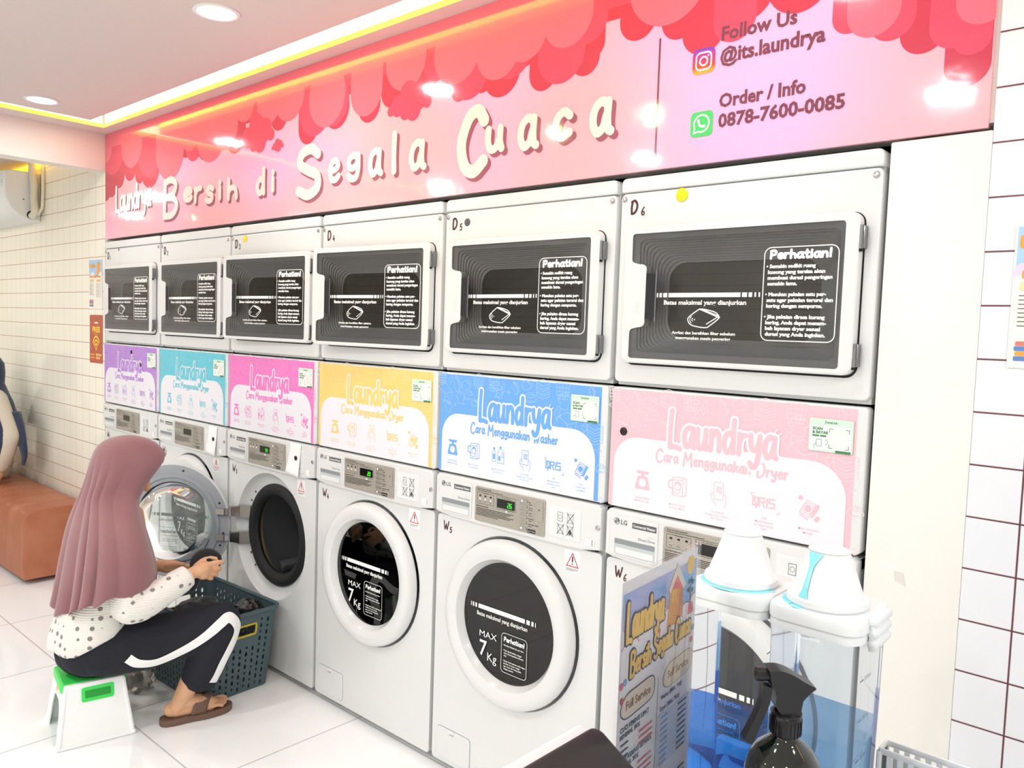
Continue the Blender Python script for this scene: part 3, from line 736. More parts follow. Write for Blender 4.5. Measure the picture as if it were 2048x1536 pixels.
    for a, b in ((.187, .19), (.195, .201), (.206, .214), (.22, .418), (.424, .438), (.444, .453), (.459, .462)):
        tr.add([tr.pm(u, v, .0008) for u, v in ((a, .6075), (b, .6075), (b, .6215), (a, .6215))], [[0, 1, 2, 3]], Wp)
    tr.text('Batas maksimal yang dianjurkan', .322, .585, .0135, Wp, .0008, .015 if k != 3 else .03, 'C', w=.214)
    tr.text('MAX', .229, .519, .021, Wp, .0008, False, w=.075); tr.text('7', .231, .458, .052, Wp, .0008, .01, w=.032); tr.text('Kg', .266, .447, .028, Wp, .0008, False, w=.04)
    tr.stroke(rrect(.325, .43, .431, .556, .012, 4), .0014, Wp, .0008, True)
    hand(tr, 'Perhatian!', .3775, .5305, .0135, .0034, Wp, .0008, w=.085, sp=.1, n=3, align='C')
    for i, s in enumerate(('• Masukan Pakaian Satu per Satu', '', '• Tidak diperbolehkan menggu-', '  nakan kantong pakaian (laundry', '  net)', '', '• Setiap hasil pakaian tidak diper-', '  bolehkan di campur dengan', '  agar mesin dan kering lebih', '  terjaga optimal')):
        if s: tr.text(s.strip(), .332 if s[0] == '•' else .336, .516-i*.0083, .0047, Wp, .0008, .02, w=.001*2.72*len(s.strip()))
    tr.build('door_print', DO, smooth=False)
    if opened:
        for z in (.652, .535):
            h = MB(); e = .021
            P0 = Vector((.128, .036, z)); P1 = Vector((.1, .0, z)); P2 = Vector((.075, -.026, z)); P3 = R @ Vector((.095, .01, z)); P4 = R @ Vector((.135, .008, z))
            def bar(A, B, ha, hb, th, mt):
                d = (B-A).normalized(); q = Vector((-d.y, d.x, 0))*th
                h.loft([[A+q-Vector((0, 0, ha)), A-q-Vector((0, 0, ha)), A-q+Vector((0, 0, ha)), A+q+Vector((0, 0, ha))], [B+q-Vector((0, 0, hb)), B-q-Vector((0, 0, hb)), B-q+Vector((0, 0, hb)), B+q+Vector((0, 0, hb))]], mt)
            bar(P0, P1, .026, .026, .011, STEEL); bar(P1, P2, .026, .02, .012, CHROME); h.tube([P2-Vector((0, 0, .022)), P2+Vector((0, 0, .022))], .012, CHROME, 14)
            bar(P2, P3, .013, .013, .006, CHROME); bar(P3, P4, .013, .013, .005, STEEL)
            h.build('hinge', t)
    return t
WASH = [washer(k, str(k+1), d, k == 2) for k, d in enumerate(['', '', '54', '20', '26', ''])]

# ------------------------------------------------------------------ dryers with their coloured instruction signs
WINF = mat('window_frame_dark', '#8d8e92', rough=.3)
HNG = mat('hinge_metal', '#8e8f92', rough=.22, metal=1)
WINI = mat('window_inner_dark', '#1d1d1f', rough=.25)
GLASS_W = thin('dryer_glass', '#ececec', .1, .012, fres=1.5)
SIGNC = ['#b784da', '#62c8dd', '#f07cc8', '#f3d27c', '#6aa9f2', '#f0bfca']
SIGNL = ['#cba8e4', '#8fdae8', '#f79fd8', '#f8e0a4', '#a3cdf9', '#f8dae0']
SIGNW = mat('sign_white', '#e9e8f0', rough=.35)
CARDG = mat('card_green', '#3f8a52', rough=.5); CARDL = mat('card_mint', '#cfe6d6', rough=.5)

def doodle(mb, kind, x, z, s, mt, l):
    W = .0016
    st = lambda P, closed=False, sm=True: mb.stroke([(x+p[0]*s, z+p[1]*s) for p in (spline(P, 4, closed) if sm else [Vector(p) for p in P])], W, mt, l, closed, n=6)
    if kind == 'soap':
        st([(-.5, -.1), (-.45, .12), (0, .38), (.42, .3), (.5, .02), (.1, -.32), (-.3, -.3)], True); st([(-.4, -.02), (-.38, -.12)]); st([(.0, .3), (.4, .1)]); st([(.0, .24), (.38, .02)])
    elif kind == 'taco':
        st([(-.25, .5), (-.3, -.2), (-.05, -.5), (.25, -.3), (.28, .1), (.1, .4)], True); st([(-.2, .45), (.05, .1), (.1, -.4)]); st([(-.12, .42), (.14, .1), (.18, -.3)])
    elif kind == 'stack':
        for q in (.3, 0, -.3): st([(-.5, q+.15), (-.5, q-.1), (0, q-.28), (.5, q-.1), (.5, q+.15)], sm=False); st([(-.5, q+.08), (0, q-.12), (.5, q+.08)], sm=False)
        st([(-.5, .45), (0, .6), (.5, .45)], sm=False)
    elif kind == 'basket':
        st([(-.5, .4), (.5, .4), (.34, -.5), (-.34, -.5)], True, False)
        for q in (-.2, 0, .2): st([(q*1.3, .4), (q*.9, -.5)], sm=False)
        for q in (.15, -.08, -.3): st([(-.46, q), (.46, q)], sm=False)
    elif kind == 'cloud':
        st([(-.3, -.1), (-.2, .15), (-.05, .2), (.0, .5), (.25, .4), (.2, .05), (.3, -.2), (.05, -.35), (0, -.6), (-.12, -.3)], True)
    elif kind == 'box':
        st([(-.6, .3), (0, .55), (.55, .1), (.4, -.55), (-.2, -.4)], sm=False); st([(-.6, .3), (.0, -.05), (.55, .1)], sm=False); st([(0, -.05), (-.15, -.6)], sm=False); st(circ(.15, -.3, .14, 8), True)
    elif kind == 'shirt':
        st([(-.5, 0), (-.2, .4), (.2, .4), (.5, .05), (.3, -.1), (.25, -.5), (-.3, -.45), (-.3, -.1)], True); st([(-.15, .38), (0, .2), (.15, .38)])
    elif kind == 'iron':
        st([(-.5, -.2), (.45, -.2), (.4, .1), (.1, .35), (-.25, .3), (-.48, .0)], True); st([(-.2, .05), (.25, .05), (.2, .2), (-.1, .22)], True); st([(-.5, -.32), (.1, -.32)])
    elif kind == 'star':
        st([(0, .35), (.06, .06), (.35, 0), (.06, -.06), (0, -.35), (-.06, -.06), (-.35, 0), (-.06, .06)], True, False)
    elif kind == 'dot': st(circ(0, 0, .12, 8), True)
DOOD = [('taco', .085, 1.318, .05), ('soap', .125, 1.318, .042), ('stack', .18, 1.333, .042), ('basket', .247, 1.33, .045), ('cloud', .285, 1.318, .034), ('soap', .385, 1.336, .044), ('stack', .447, 1.327, .05), ('basket', .523, 1.33, .052), ('taco', .342, 1.322, .036),
        ('box', .028, 1.285, .06), ('iron', .138, 1.285, .045), ('shirt', .1, 1.276, .04), ('box', .26, 1.312, .05), ('star', .31, 1.308, .03), ('iron', .40, 1.298, .045), ('cloud', .505, 1.262, .04), ('shirt', .53, 1.3, .05), ('box', .545, 1.235, .06), ('stack', .643, 1.215, .055), ('cloud', .605, 1.229, .03),
        ('basket', .012, 1.338, .04), ('cloud', .052, 1.333, .03), ('soap', .165, 1.262, .03), ('dot', .115, 1.255, .02), ('star', .658, 1.17, .04), ('iron', .67, 1.12, .035), ('dot', .672, 1.03, .06), ('taco', .63, 1.335, .03), ('dot', .33, 1.34, .02), ('star', .075, 1.25, .02), ('shirt', .045, 1.24, .035)]
def icon(mb, kind, x, z, s, mt, l, bg):
    W = .0017
    st = lambda P, c=False, sm=False, w=W: mb.stroke([(x+p[0]*s, z+p[1]*s) for p in (spline(P, 4, c) if sm else [Vector(p) for p in P])], w, mt, l, c, n=6)
    fl = lambda P, m=mt, k=l: mb.poly([(x+p[0]*s, z+p[1]*s) for p in P], m, k)
    if kind == 'scale':
        fl([(-.42, .5), (.42, .5), (.3, .34), (-.3, .34)]); fl([(-.1, .36), (.1, .36), (.1, .2), (-.1, .2)]); fl([(-.3, .2), (.3, .2), (.46, -.4), (.46, -.5), (-.46, -.5), (-.46, -.4)])
        mb.fan(circ(x, z-.14*s, .23*s, 20), bg, l+.0003); mb.stroke([(x, z-.14*s), (x, z+.02*s)], .0014, mt, l+.0006)
    elif kind == 'load':
        st([(-.3, .45), (.3, .5), (.3, -.5), (-.3, -.5)], True); st([(.3, .5), (.5, .42), (.5, -.42), (.3, -.5)]); st([(-.3, .3), (.3, .34)])
        fl([(.2*cos(a)+.0, .02+.24*sin(a)) for a in [radians(q) for q in range(0, 360, 20)]]); mb.fan(circ(x, z-.02*s, .16*s, 16), bg, l+.0003)
        st([(-.36, .28), (-.52, .2), (-.52, -.08), (-.34, -.14)], sm=True, w=.0032); st([(-.2, -.1), (-.28, -.3), (-.05, -.4), (.12, -.3), (.1, -.05)], True, True)
    elif kind == 'bottles':
        st([(-.5, -.45), (-.5, .12), (-.42, .22), (-.42, .3), (-.28, .3), (-.28, .22), (-.2, .12), (-.2, -.45)], True); fl([(-.42, .32), (-.28, .32), (-.28, .45), (-.42, .45)]); fl([(-.44, -.3), (-.26, -.3), (-.26, .05), (-.44, .05)])
        st([(-.06, -.5), (-.06, .15), (.1, .3), (.1, .38), (.3, .38), (.5, .2), (.5, -.5)], True); fl([(.1, .42), (.28, .42), (.28, .55), (.1, .55)]); fl([(.02, -.35), (.2, -.35), (.2, -.05), (.02, -.05)]); st([(.3, .2), (.42, .12), (.42, -.1), (.3, -.12)], True)
    elif kind == 'phone':
        st(rrect(-.26, .26, -.32, .55, .06, 3), True)
        for a, b in ((-.1, .22), (.06, .22), (-.1, .06), (.06, .02)): st([(a, b), (a+.1, b), (a+.1, b+.1), (a, b+.1)], True)
        st([(-.26, .0), (-.42, -.1), (-.36, -.34), (-.16, -.5), (-.1, -.7)], sm=True); st([(.26, .0), (.4, -.1), (.42, -.4), (.36, -.66)], sm=True)
    elif kind == 'pay':
        k = .32
        mb.stroke([(x-.62*s, z+.2*s), (x-.62*s, z+.32*s), (x-.5*s, z+.32*s)], .0018, mt, l, n=6); mb.stroke([(x+.62*s, z-.3*s), (x+.62*s, z-.42*s), (x+.5*s, z-.42*s)], .0018, mt, l, n=6)
        L3 = {'Q': [[(0, 1), (0, .1), (.7, .1), (.7, .9), (.25, .9), (.25, .4)], [(.45, .3), (.45, -.2)]], 'R': [[(0, 0), (0, .9), (.7, .9), (.7, .5), (.1, .5)], [(.35, .5), (.7, 0)]], 'I': [[(.1, 0), (.1, .9)]], 'S': [[(.7, .9), (0, .9), (0, .5), (.7, .5), (.7, .05), (0, .05)]]}
        cx = -.54
        for c, w in (('Q', .3), ('R', .3), ('I', .12), ('S', .3)):
            for P in L3[c]: st([(cx+p[0]*.32, -.22+p[1]*.42) for p in P], w=.0036)
            cx += w
    elif kind == 'done':
        st([(-.45, -.2), (-.1, .4), (.3, .25), (.0, -.38)], True); fl([(.06, -.36), (.18, -.4), (.5, .2), (.36, .28)]); mb.fan(circ(x-.06*s, z+.02*s, .17*s, 16), mt, l); st([(-.42, -.3), (-.05, -.5)], w=.0028); st(circ(-.06, .02, .25, 14), True)
        for a, b in ((-.42, .48), (.42, -.38), (.36, -.46)): mb.fan(circ(x+a*s, z+b*s, .11*s, 10), mt, l)
WSTEP = [('scale', .07, ['Timbang Pakaian', '(Maksimal 7 Kg)'], 1.062), ('load', .168, ['Masukan Pakaian', 'ke Dalam Mesin'], 1.06), ('bottles', .275, ['Masukan Deterjen', 'dan Pelembut'], 1.059), ('phone', .387, ['Scan dengan', 'Google Lens / Kamera,', 'Pilih Washer'], 1.06), ('pay', .501, ['Pilih', 'Mobile Payment', 'dan Bayar dengan', 'QRIS'], 1.064), ('done', .601, ['Tekan', 'Tombol Start', 'pada Mesin'], 1.062)]
DSTEP = [('scale', .112, ['Timbang Pakaian', '(Maksimal 7 Kg)'], 1.058), ('load', .22, ['Masukan Pakaian', 'ke Dalam Mesin'], 1.056), ('phone', .336, ['Scan dengan', 'Google Lens / Kamera,', 'Pilih Washer'], 1.058), ('pay', .459, ['Pilih', 'Mobile Payment', 'dan Bayar dengan', 'QRIS'], 1.064), ('done', .566, ['Mesin Otomatis', 'Menyala'], 1.058)]
def sign(k, t):
    cm = mat('sign_colour_%s' % 'abcdef'[k], SIGNC[k], rough=.35, coat=.2); lm = mat('sign_light_%s' % 'abcdef'[k], SIGNL[k], rough=.4)
    mb = MB()
    mb.prism(rrect(.002, .684, 1.0225, 1.3545, .01, 4), -.03, .004, WHITE, .003)
    mb.pm = lambda u, v, l: (u, -.0042-l, v)
    mb.fan(rrect(.003, .662, 1.0255, 1.349, .002, 2), cm, 0)
    for kd, x, z, s in DOOD: doodle(mb, kd, x, z, s, lm, .0003)
    mb.poly(rrect(.017, .648, 1.0255, 1.2215, (0, 0, .082, .075), 8), SIGNW, .0006)
    hand(mb, 'Laundrya', .187, 1.2135, .08, .0138, cm, .0009, w=.292, caps=1.25, outline=SIGNW, ow=.011, sp=.13)
    mb.stroke([(.474, 1.273), (.479, 1.285)], .0032, SIGNW, .0015); mb.stroke([(.481, 1.268), (.49, 1.276)], .0032, SIGNW, .0015)
    nm = 'Washer' if k % 2 == 0 else 'Dryer'
    hand(mb, 'Cara Menggunakan '+nm, .15, 1.168, .0255, .0052, cm, .0009, w=.362, caps=1.4, sp=.14, n=3, jit=.0)
    for kd, x, ls, z in (WSTEP if k % 2 == 0 else DSTEP):
        icon(mb, kd, x, 1.108 if kd != 'pay' else 1.106, .05 if kd != 'pay' else .058, cm, .0009, SIGNW)
        for i, s in enumerate(ls): mb.text(s, x, z-i*.0088, .0052, lm if k != 5 else cm, .0009, .01, 'C')
    o = mb.build('sign_panel', t, smooth=True)
    # pay-by-phone card stuck on the sign; the scan square on it stays blank
    c = MB(lambda u, v, l: (u, -.0058-l, v)); x, z = .556, 1.246
    c.prism(rrect(x, x+.1, z, z+.076, .004, 3), 0, .0012, CARDL)
    c.fan(rrect(x+.004, x+.096, z+.004, z+.06, .003, 3), PRINTW, .0015); c.text('DevaLink', x+.05, z+.0655, .0055, CARDG, .0015, .02, 'C')
    c.text('SCAN', x+.008, z+.0495, .0065, CARDG, .0018, .05); c.text('& BAYAR', x+.008, z+.041, .0065, CARDG, .0018, .05)
    c.rect(x+.008, x+.024, z+.034, z+.038, CARDG, .0018); c.rect(x+.026, x+.04, z+.034, z+.038, CARDG, .0018); c.rect(x+.062, x+.096, z, z+.006, CARDG, .0018)
    c.rect(x+.05, x+.088, z+.013, z+.051, mat('blank_square', '#e3e6e6', rough=.5), .0018)
    for a, b, p, q in ((.047, .054, 1, 1), (.091, .054, -1, 1), (.047, .01, 1, -1), (.091, .01, -1, -1)): c.stroke([(x+a+.008*p, z+b), (x+a, z+b), (x+a, z+b-.008*q)], .0012, CARDG, .002, n=6)
    c.stroke(rrect(x+.018, x+.03, z+.012, z+.028, .002, 2), .001, CARDG, .0018, True); c.stroke(spline([(x+.014, z+.006), (x+.013, z+.014), (x+.018, z+.018)], 3), .001, CARDG, .0018); c.stroke([(x+.038+.006*cos(radians(a)), z+.022+.006*sin(radians(a))) for a in range(-80, 81, 40)], .001, CARDG, .0018)
    c.build('payment_card', o, smooth=False)
def dryer(k, num, ajar=0):
    names = ['leftmost dryer, D1, over the purple sign', 'second dryer from the left, D2, over the turquoise sign', 'dryer D3 over the magenta sign, its door slightly ajar, with a yellow magnet', 'dryer D4 over the yellow sign, its door slightly ajar', 'dryer D5 with a dark round magnet beside its number, over the blue sign', 'rightmost and largest-looking dryer, D6, beside the white pillar']
    t = thing('tumble_dryer', names[k], 'dryer', (k*.695, 0, 1.019), 0, 'stacked dryers')
    zz = Matrix.Translation((0, 0, 0))
    m = MB()
    m.prism(rrect(.003, .683, 1.3685, 1.8795, .014, 4), -.03, 0, WHITE, .004, holes=[rrect(.07, .618, 1.445, 1.762, .02)])
    m.box(.005, .681, .075, .72, 1.36, 1.9, WHITE).box(.005, .06, .02, .08, 1.36, 1.9, WHITE).box(.626, .681, .02, .08, 1.36, 1.9, WHITE).box(.06, .626, .02, .08, 1.77, 1.9, WHITE).box(.06, .626, .02, .08, 1.36, 1.437, WHITE).box(.02, .666, .03, .72, 1.02, 1.362, DARK)
    B = m.build('cabinet', t)
    c = MB(); c.prism(rrect(.003, .683, 1.882, 1.921, (.004, .004, .014, .014), 4), -.7, .002, WHITE, .005); c.build('top_cap', t)
    s = MB()
    for x in (.0145, .6685): s2 = MB().lathe([(0, -.005), (.005, -.0045), (.0075, -.001)], CHROME, (x, 0, 1.864), 'Y', 14); s2.build('screw', t)
    n = MB(lambda u, v, l: (u, -.0006-l, v)); glyph(n, 'D', .034, 1.8235, .035, .0066, BROWN, 0, .95); glyph(n, num, .068, 1.819, .021, .0038, BROWN); n.build('number_decal', t, smooth=False)
    # dark gap line around the door; its wider bottom and right are painted shadow
    g = MB(lambda u, v, l: (u, -.0004-l, v)); g.poly(rrect(.0345, .6535, 1.417, 1.7868, .027), mat('seam_shadow_grey', '#222326', rough=.8), 0, [rrect(.07, .618, 1.445, 1.762, .02)]); g.build('door_seam_shadow', B, smooth=False)
    hx = .652
    R = Matrix.Translation((hx, -.004, 0)) @ Matrix.Rotation(radians(ajar), 4, 'Z') @ Matrix.Translation((-hx, .004, 0))
    pm = lambda u, v, l: tuple(R @ Vector((u, -l, v)))
    win = [(.063, 1.516), (.063, 1.437)]
    win = rrect(.062, .619, 1.4365, 1.766, .008, 4)
    # window outline with the handle bulge on its left side
    W = [p for p in win if p[0] > .3]
    L1 = spline([(.0625, 1.7), (.066, 1.692), (.085, 1.686), (.1, 1.684), (.1085, 1.676), (.1085, 1.664)], 3)
    L2 = spline([(.1085, 1.54), (.1085, 1.53), (.101, 1.521), (.085, 1.518), (.067, 1.513), (.0625, 1.504)], 3)
    tl = [p for p in win if p[0] < .3 and p[1] > 1.6]; bl = [p for p in win if p[0] < .3 and p[1] < 1.6]
    W = W+tl+[(p.x, p.y) for p in L1]+[(p.x, p.y) for p in L2]+bl
    fr = MB(pm); fr.prism(rrect(.036, .65, 1.423, 1.785, .024), .002, .026, WHITE, .005, holes=[W])
    D = fr.build('door', t)
    # moulded dark panel: stepped rings going in to the see-through middle
    mb = MB(pm); RN = 11; prev = None
    for i in range(RN+1):
        q = i/RN; a = rrect(lerp(.05, .143, q) if i == 0 else lerp(.075, .143, q), lerp(.63, .55, q) if i == 0 else lerp(.612, .55, q), lerp(1.428, 1.493, q) if i == 0 else lerp(1.45, 1.493, q), lerp(1.775, 1.692, q) if i == 0 else lerp(1.757, 1.692, q), lerp(.012, .05, q), 5)
        d = .0205-.058*q**.85
        for dd in ((d,) if i == 0 else (d+.0034, d)):
            cur = [mb.pm(u, v, dd) for u, v in a]
            if prev:
                n_ = len(cur); mb.add(prev+cur, [[j, (j+1) % n_, n_+(j+1) % n_, n_+j] for j in range(n_)], WINF)
            prev = cur
    mb.fan(rrect(.143, .55, 1.493, 1.692, .05, 5), WINI, -.0375)
    mb.build('window', D, 20)
    mb = MB(pm); mb.fan(rrect(.056, .625, 1.431, 1.771, .008, 3), GLASS_W, .0242); mb.build('window_glass', D, smooth=False)
    mb = MB(pm)
    mb.prism(rrect(.1, .137, 1.543, 1.661, .006, 3), .0245, .0252, mat('handle_slot', '#1a1b1f', rough=.6))
    mb.stroke([(.1395, 1.535), (.1395, 1.669)], .004, mat('handle_edge', '#6d7076', rough=.4), .0255)
    mb.build('handle', D, smooth=False)
    mb = MB(pm)
    for P in ([(.078, 1.58), (.084, 1.586), (.09, 1.583)], [(.077, 1.572), (.086, 1.577), (.09, 1.572), (.085, 1.566)], [(.079, 1.566), (.087, 1.559), (.09, 1.555)]): mb.stroke(P, .001, RECESS, .0263)
    mb.build('handle_mark', D, smooth=False)
    # white print on the window
    p = MB(pm); l = .0245
    for a, b in ((.143, .147), (.151, .158), (.162, .174), (.178, .377), (.381, .394), (.398, .407), (.413, .417), (.423, .427)): p.rect(a, b, 1.598, 1.609, PRINTW, l)
    p.text('Batas maksimal yang dianjurkan', .279, 1.5795, .0112, PRINTW, l, .03, 'C', w=.228)
    p.stroke(spline([(.238, 1.538), (.24, 1.548), (.262, 1.564), (.275, 1.5685), (.31, 1.5615), (.3225, 1.5515), (.322, 1.545), (.3, 1.528), (.286, 1.522), (.25, 1.527)], 4, True), .0026, PRINTW, l, True)
    p.poly([(.268, 1.567), (.282, 1.567), (.324, 1.552), (.322, 1.547)], PRINTW, l); p.stroke([(.318, 1.548), (.29, 1.531)], .0024, PRINTW, l)
    for i in (0, 1): p.stroke([(.262+(.005+.006*i)*cos(radians(a))-.008, 1.5415+(.005+.006*i)*sin(radians(a))) for a in range(130, 231, 20)], .0018, PRINTW, l)
    p.fan(circ(.256, 1.5415, .0017, 8), PRINTW, l)
    p.text('Angkat dan bersihkan filter sebelum', .28, 1.5045, .0075, PRINTW, l, .03, 'C', w=.176); p.text('menggunakan mesin pengering', .28, 1.4915, .0075, PRINTW, l, .03, 'C', w=.152)
    p.stroke(rrect(.4335, .607, 1.4955, 1.7135, .017, 5), .0024, PRINTW, l, True)
    hand(p, 'Perhatian!', .5195, 1.6875, .0185, .0062, PRINTW, l, w=.145, sp=.1, n=3, align='C')
    for x, z, s, w in ((.4395, 1.6655, '• Semakin sedikit ruang', .117), (.4435, 1.652, 'kosong yang tersisa akan', .135), (.4435, 1.6385, 'membuat durasi pengeringan', .152), (.4435, 1.625, 'semakin lama.', .072), (.4395, 1.6, '• Masukan pakaian satu per-', .144), (.4435, 1.5865, 'satu agar pakaian terurai dan', .156), (.4435, 1.573, 'kering dengan sempurna.', .133),
                       (.4395, 1.5475, '• Jika pakaian dirasa kurang', .144), (.4435, 1.534, 'kering, Anda dapat menam-', .144), (.4435, 1.5205, 'bah layanan dryer sesuai', .131), (.4435, 1.507, 'durasi yang Anda inginkan.', .143)):
        p.text(s, x, z, .0086, PRINTW, l, .05, w=w)
    p.build('window_print', D, smooth=False)
    for z in (1.7285, 1.4685):
        h = MB(); h.tube([(.6515, -.021, z-.026), (.6515, -.021, z-.008), (.6515, -.021, z-.0079), (.6515, -.021, z+.026)], [.0046, .0046, .0038, .0038], HNG, 12); h.box(.652, .6585, -.019, -.001, z-.025, z+.025, HNG, .001); h.tube([(.6515, -.021, z-.032), (.6515, -.021, z-.0262)], .0044, DARK, 12); h.build('hinge', t)
    sign(k, t)
    # everything above is written in room height; move it down so the thing's own base is its origin
    for ch in t.children:
        ch.location.z = -1.019
    return t
DRY = [dryer(k, str(k+1), {2: 3.2, 3: 4.2}.get(k, 0)) for k in range(6)]

# ------------------------------------------------------------------ round magnets and the paper slips on the machines
def magnet(x, z, r, mt, label, y=0, dome=.5):
    pr = [(0, -r*dome*.9), (r*.45, -r*dome*.82), (r*.8, -r*dome*.5), (r, -r*.12), (r*.98, 0)]
    o = MB().lathe(pr, mt, (0, 0, 0), 'Y', 24).build('magnet', loc=(x, y, z)); tag(o, label, 'magnet', 'round magnets on the machines')
YEL = mat('yellow_plastic', '#f8e000', rough=.2, coat=.4); GRYM = mat('grey_plastic', '#55575a', rough=.4)
magnet(.186, 1.871, .007, GRYM, 'small grey round magnet near the top right of dryer D1', dome=.35)
magnet(2*.695+.118, 1.861, .0155, YEL, 'yellow round magnet beside the number of dryer D3', -.0005)
magnet(4*.695+.103, 1.843, .0125, GRYM, 'dark grey round magnet beside the number of dryer D5', dome=.3)
magnet(5*.695+.19, 1.862, .0175, YEL, 'large yellow round magnet above the door of dryer D6', -.0005)
magnet(.36, 1.318, .0105, BLACK, 'black round magnet on the purple sign by the lettering', -.0045, .35)
magnet(.475, 1.254, .0105, BLACK, 'black round magnet on the purple sign at the edge of its white field', -.0045, .35)
magnet(5*.695+.045, 1.2335, .0115, BLACK, 'black round magnet on the left edge of the pale pink sign', -.0045, .35)
def slip(k, x, label, bend):
    n = 10; mb = MB(); wdt, hgt = .082, .118
    for s_ in (0,):
        vs = []
        for i in range(n+1):
            for j in range(n+1):
                u, v = i/n, j/n
                yy = -.0145-.018*(1-v)**2*(.5+.5*sin(u*3+bend))-.006*u*(1-v)
                vs.append((k*.695+x+wdt*u+.008*v*bend, yy, .895+hgt*v-.018*(1-v)*u))
        mb.add(vs, [[a*(n+1)+b, (a+1)*(n+1)+b, (a+1)*(n+1)+b+1, a*(n+1)+b+1] for a in range(n) for b in range(n)], mat('receipt_paper', '#f4f4f4', rough=.7))
    o = mb.build('paper_slip'); tag(o, label, 'paper', 'paper slips under magnets')
    sm = o.modifiers.new('t', 'SOLIDIFY'); sm.thickness = .0004
    magnet(k*.695+x+.06, .955, .0095, BLACK, 'black round magnet holding the paper slip on washer %s' % ('W2' if k == 1 else 'W3'), -.02, .4)
slip(1, .525, 'white paper slip held by a black magnet on washer W2', .6)
slip(2, .505, 'white paper slip held by a black magnet on washer W3 over the open drum', 1.0)

# ------------------------------------------------------------------ wall papers, air conditioner, bench
def posters():
    PAPER = mat('poster_paper', '#f4efe6', rough=.4); OR = mat('poster_orange', '#f2a23c', rough=.4); SKY = mat('poster_sky', '#a8cdf0', rough=.4); LIL = mat('poster_lilac', '#dcd0ea', rough=.4); PK = mat('poster_pink', '#e0796f', rough=.4); BL = mat('poster_blue', '#5b86c8', rough=.4)
    def price(x0, x1, z0, z1, mb):
        w, h = x1-x0, z1-z0; X = lambda u: x0+u*w; Z = lambda v: z0+v*h
        mb.rect(x0, x1, z0, z1, PAPER); mb.rect(X(.02), X(.98), Z(.62), Z(.98), SKY, .0003); mb.fan(circ(X(.1), Z(.66), w*.1, 16), LIL, .0006); mb.fan(circ(X(.3), Z(.66), w*.13, 16), PAPER, .0006); mb.fan(circ(X(.85), Z(.66), w*.12, 16), PAPER, .0006); mb.rect(X(.02), X(.98), Z(.56), Z(.64), PAPER, .0007)
        mb.fan([(X(.6), Z(.68)), (X(.8), Z(.7)), (X(.86), Z(.9)), (X(.7), Z(.96)), (X(.6), Z(.88))], OR, .0009)
        hand(mb, 'Laundrya', X(.05), Z(.84), h*.07, w*.03, OR, .001, w=w*.42, n=3); hand(mb, 'Bersih Segala Cuaca', X(.08), Z(.63), h*.04, w*.022, OR, .001, w=w*.8, n=3)
        for q in (.06, .56): mb.rect(X(q), X(q+.34), Z(.54), Z(.6), mat('poster_cream', '#f3dcae', rough=.4), .001, h*.012)
        mb.text('Full Service', X(.23), Z(.556), h*.022, PK, .0013, .02, 'C'); mb.text('Self Service', X(.73), Z(.556), h*.022, PK, .0013, .02, 'C')
        for i in range(8): mb.rect(X(.06), X(.06+.22+.1*((i*5) % 3)/2), Z(.5-i*.03), Z(.506-i*.03), GREYINK, .001)
        for i in range(11): mb.rect(X(.56), X(.8), Z(.5-i*.026), Z(.505-i*.026), GREYINK, .001); mb.rect(X(.86), X(.94), Z(.5-i*.026), Z(.505-i*.026), PK, .001)
        for i, m_ in enumerate((BL, OR, BL, PK)): mb.rect(X(.05+.01*(i % 2)), X(.34), Z(.05+i*.035), Z(.08+i*.035), m_, .001, h*.006)
    pm = lambda u, v, l: (u, -.0012-l, v)
    o = thing('price_poster', 'pale price list poster with sky blue top on the wall left of the leftmost dryer', 'poster')
    m = MB(pm); price(-.229, -.036, 1.545, 1.832, m); m.build('sheet', o, smooth=False)
    o = thing('price_poster', 'price list poster cut by the right edge of the photo, on white tiles', 'poster')
    m = MB(pm); price(4.414, 4.624, 1.458, 1.74, m); m.build('sheet', o, smooth=False)
    BR = mat('poster_brown', '#b9583c', rough=.4); YE = mat('poster_yellow', '#f6c833', rough=.4)
    o = thing('wifi_poster', 'reddish brown poster reading FREE over yellow wifi arcs beside the leftmost dryer', 'poster')
    m = MB(pm); m.rect(-.2175, -.031, 1.234, 1.511, BR)
    m.text('FREE', -.1225, 1.413, .031, YE, .0005, .05, 'C', w=.112); m.text('WIFI ACCESS', -.1225, 1.3985, .008, YE, .0005, .02, 'C')
    hand(m, 'Laundrya', -.147, 1.462, .012, .0025, PRINTW, .0005, w=.05, n=3)
    for i, r in enumerate((.056, .04, .024)): m.stroke([(-.1225+r*sin(radians(a))*.95, 1.312+r*cos(radians(a))*1.35) for a in range(-58, 59, 8)], .0115, YE, .0005+i*.0002)
    m.fan(circ(-.1225, 1.317, .008, 16, .012), YE, .0005)
    for z in (1.278, 1.26): m.rect(-.205, -.145, z, z+.009, OR, .0005); m.rect(-.128, -.045 if z > 1.27 else -.065, z-.002, z+.011, mat('poster_tan', '#e8b56c', rough=.4), .0005, .004)
    m.build('sheet', o, smooth=False)
    o = MB(lambda u, v, l: (u, -.0006-l, v)).poly([(4.232, 1.005), (4.25, 1.004), (4.257, .975), (4.245, .982), (4.235, .983)], mat('tape_scrap', '#dcdad4', rough=.3)).build('tape_scrap', smooth=False)
    tag(o, 'small torn scrap of clear tape left on the white pillar', 'tape')
posters()

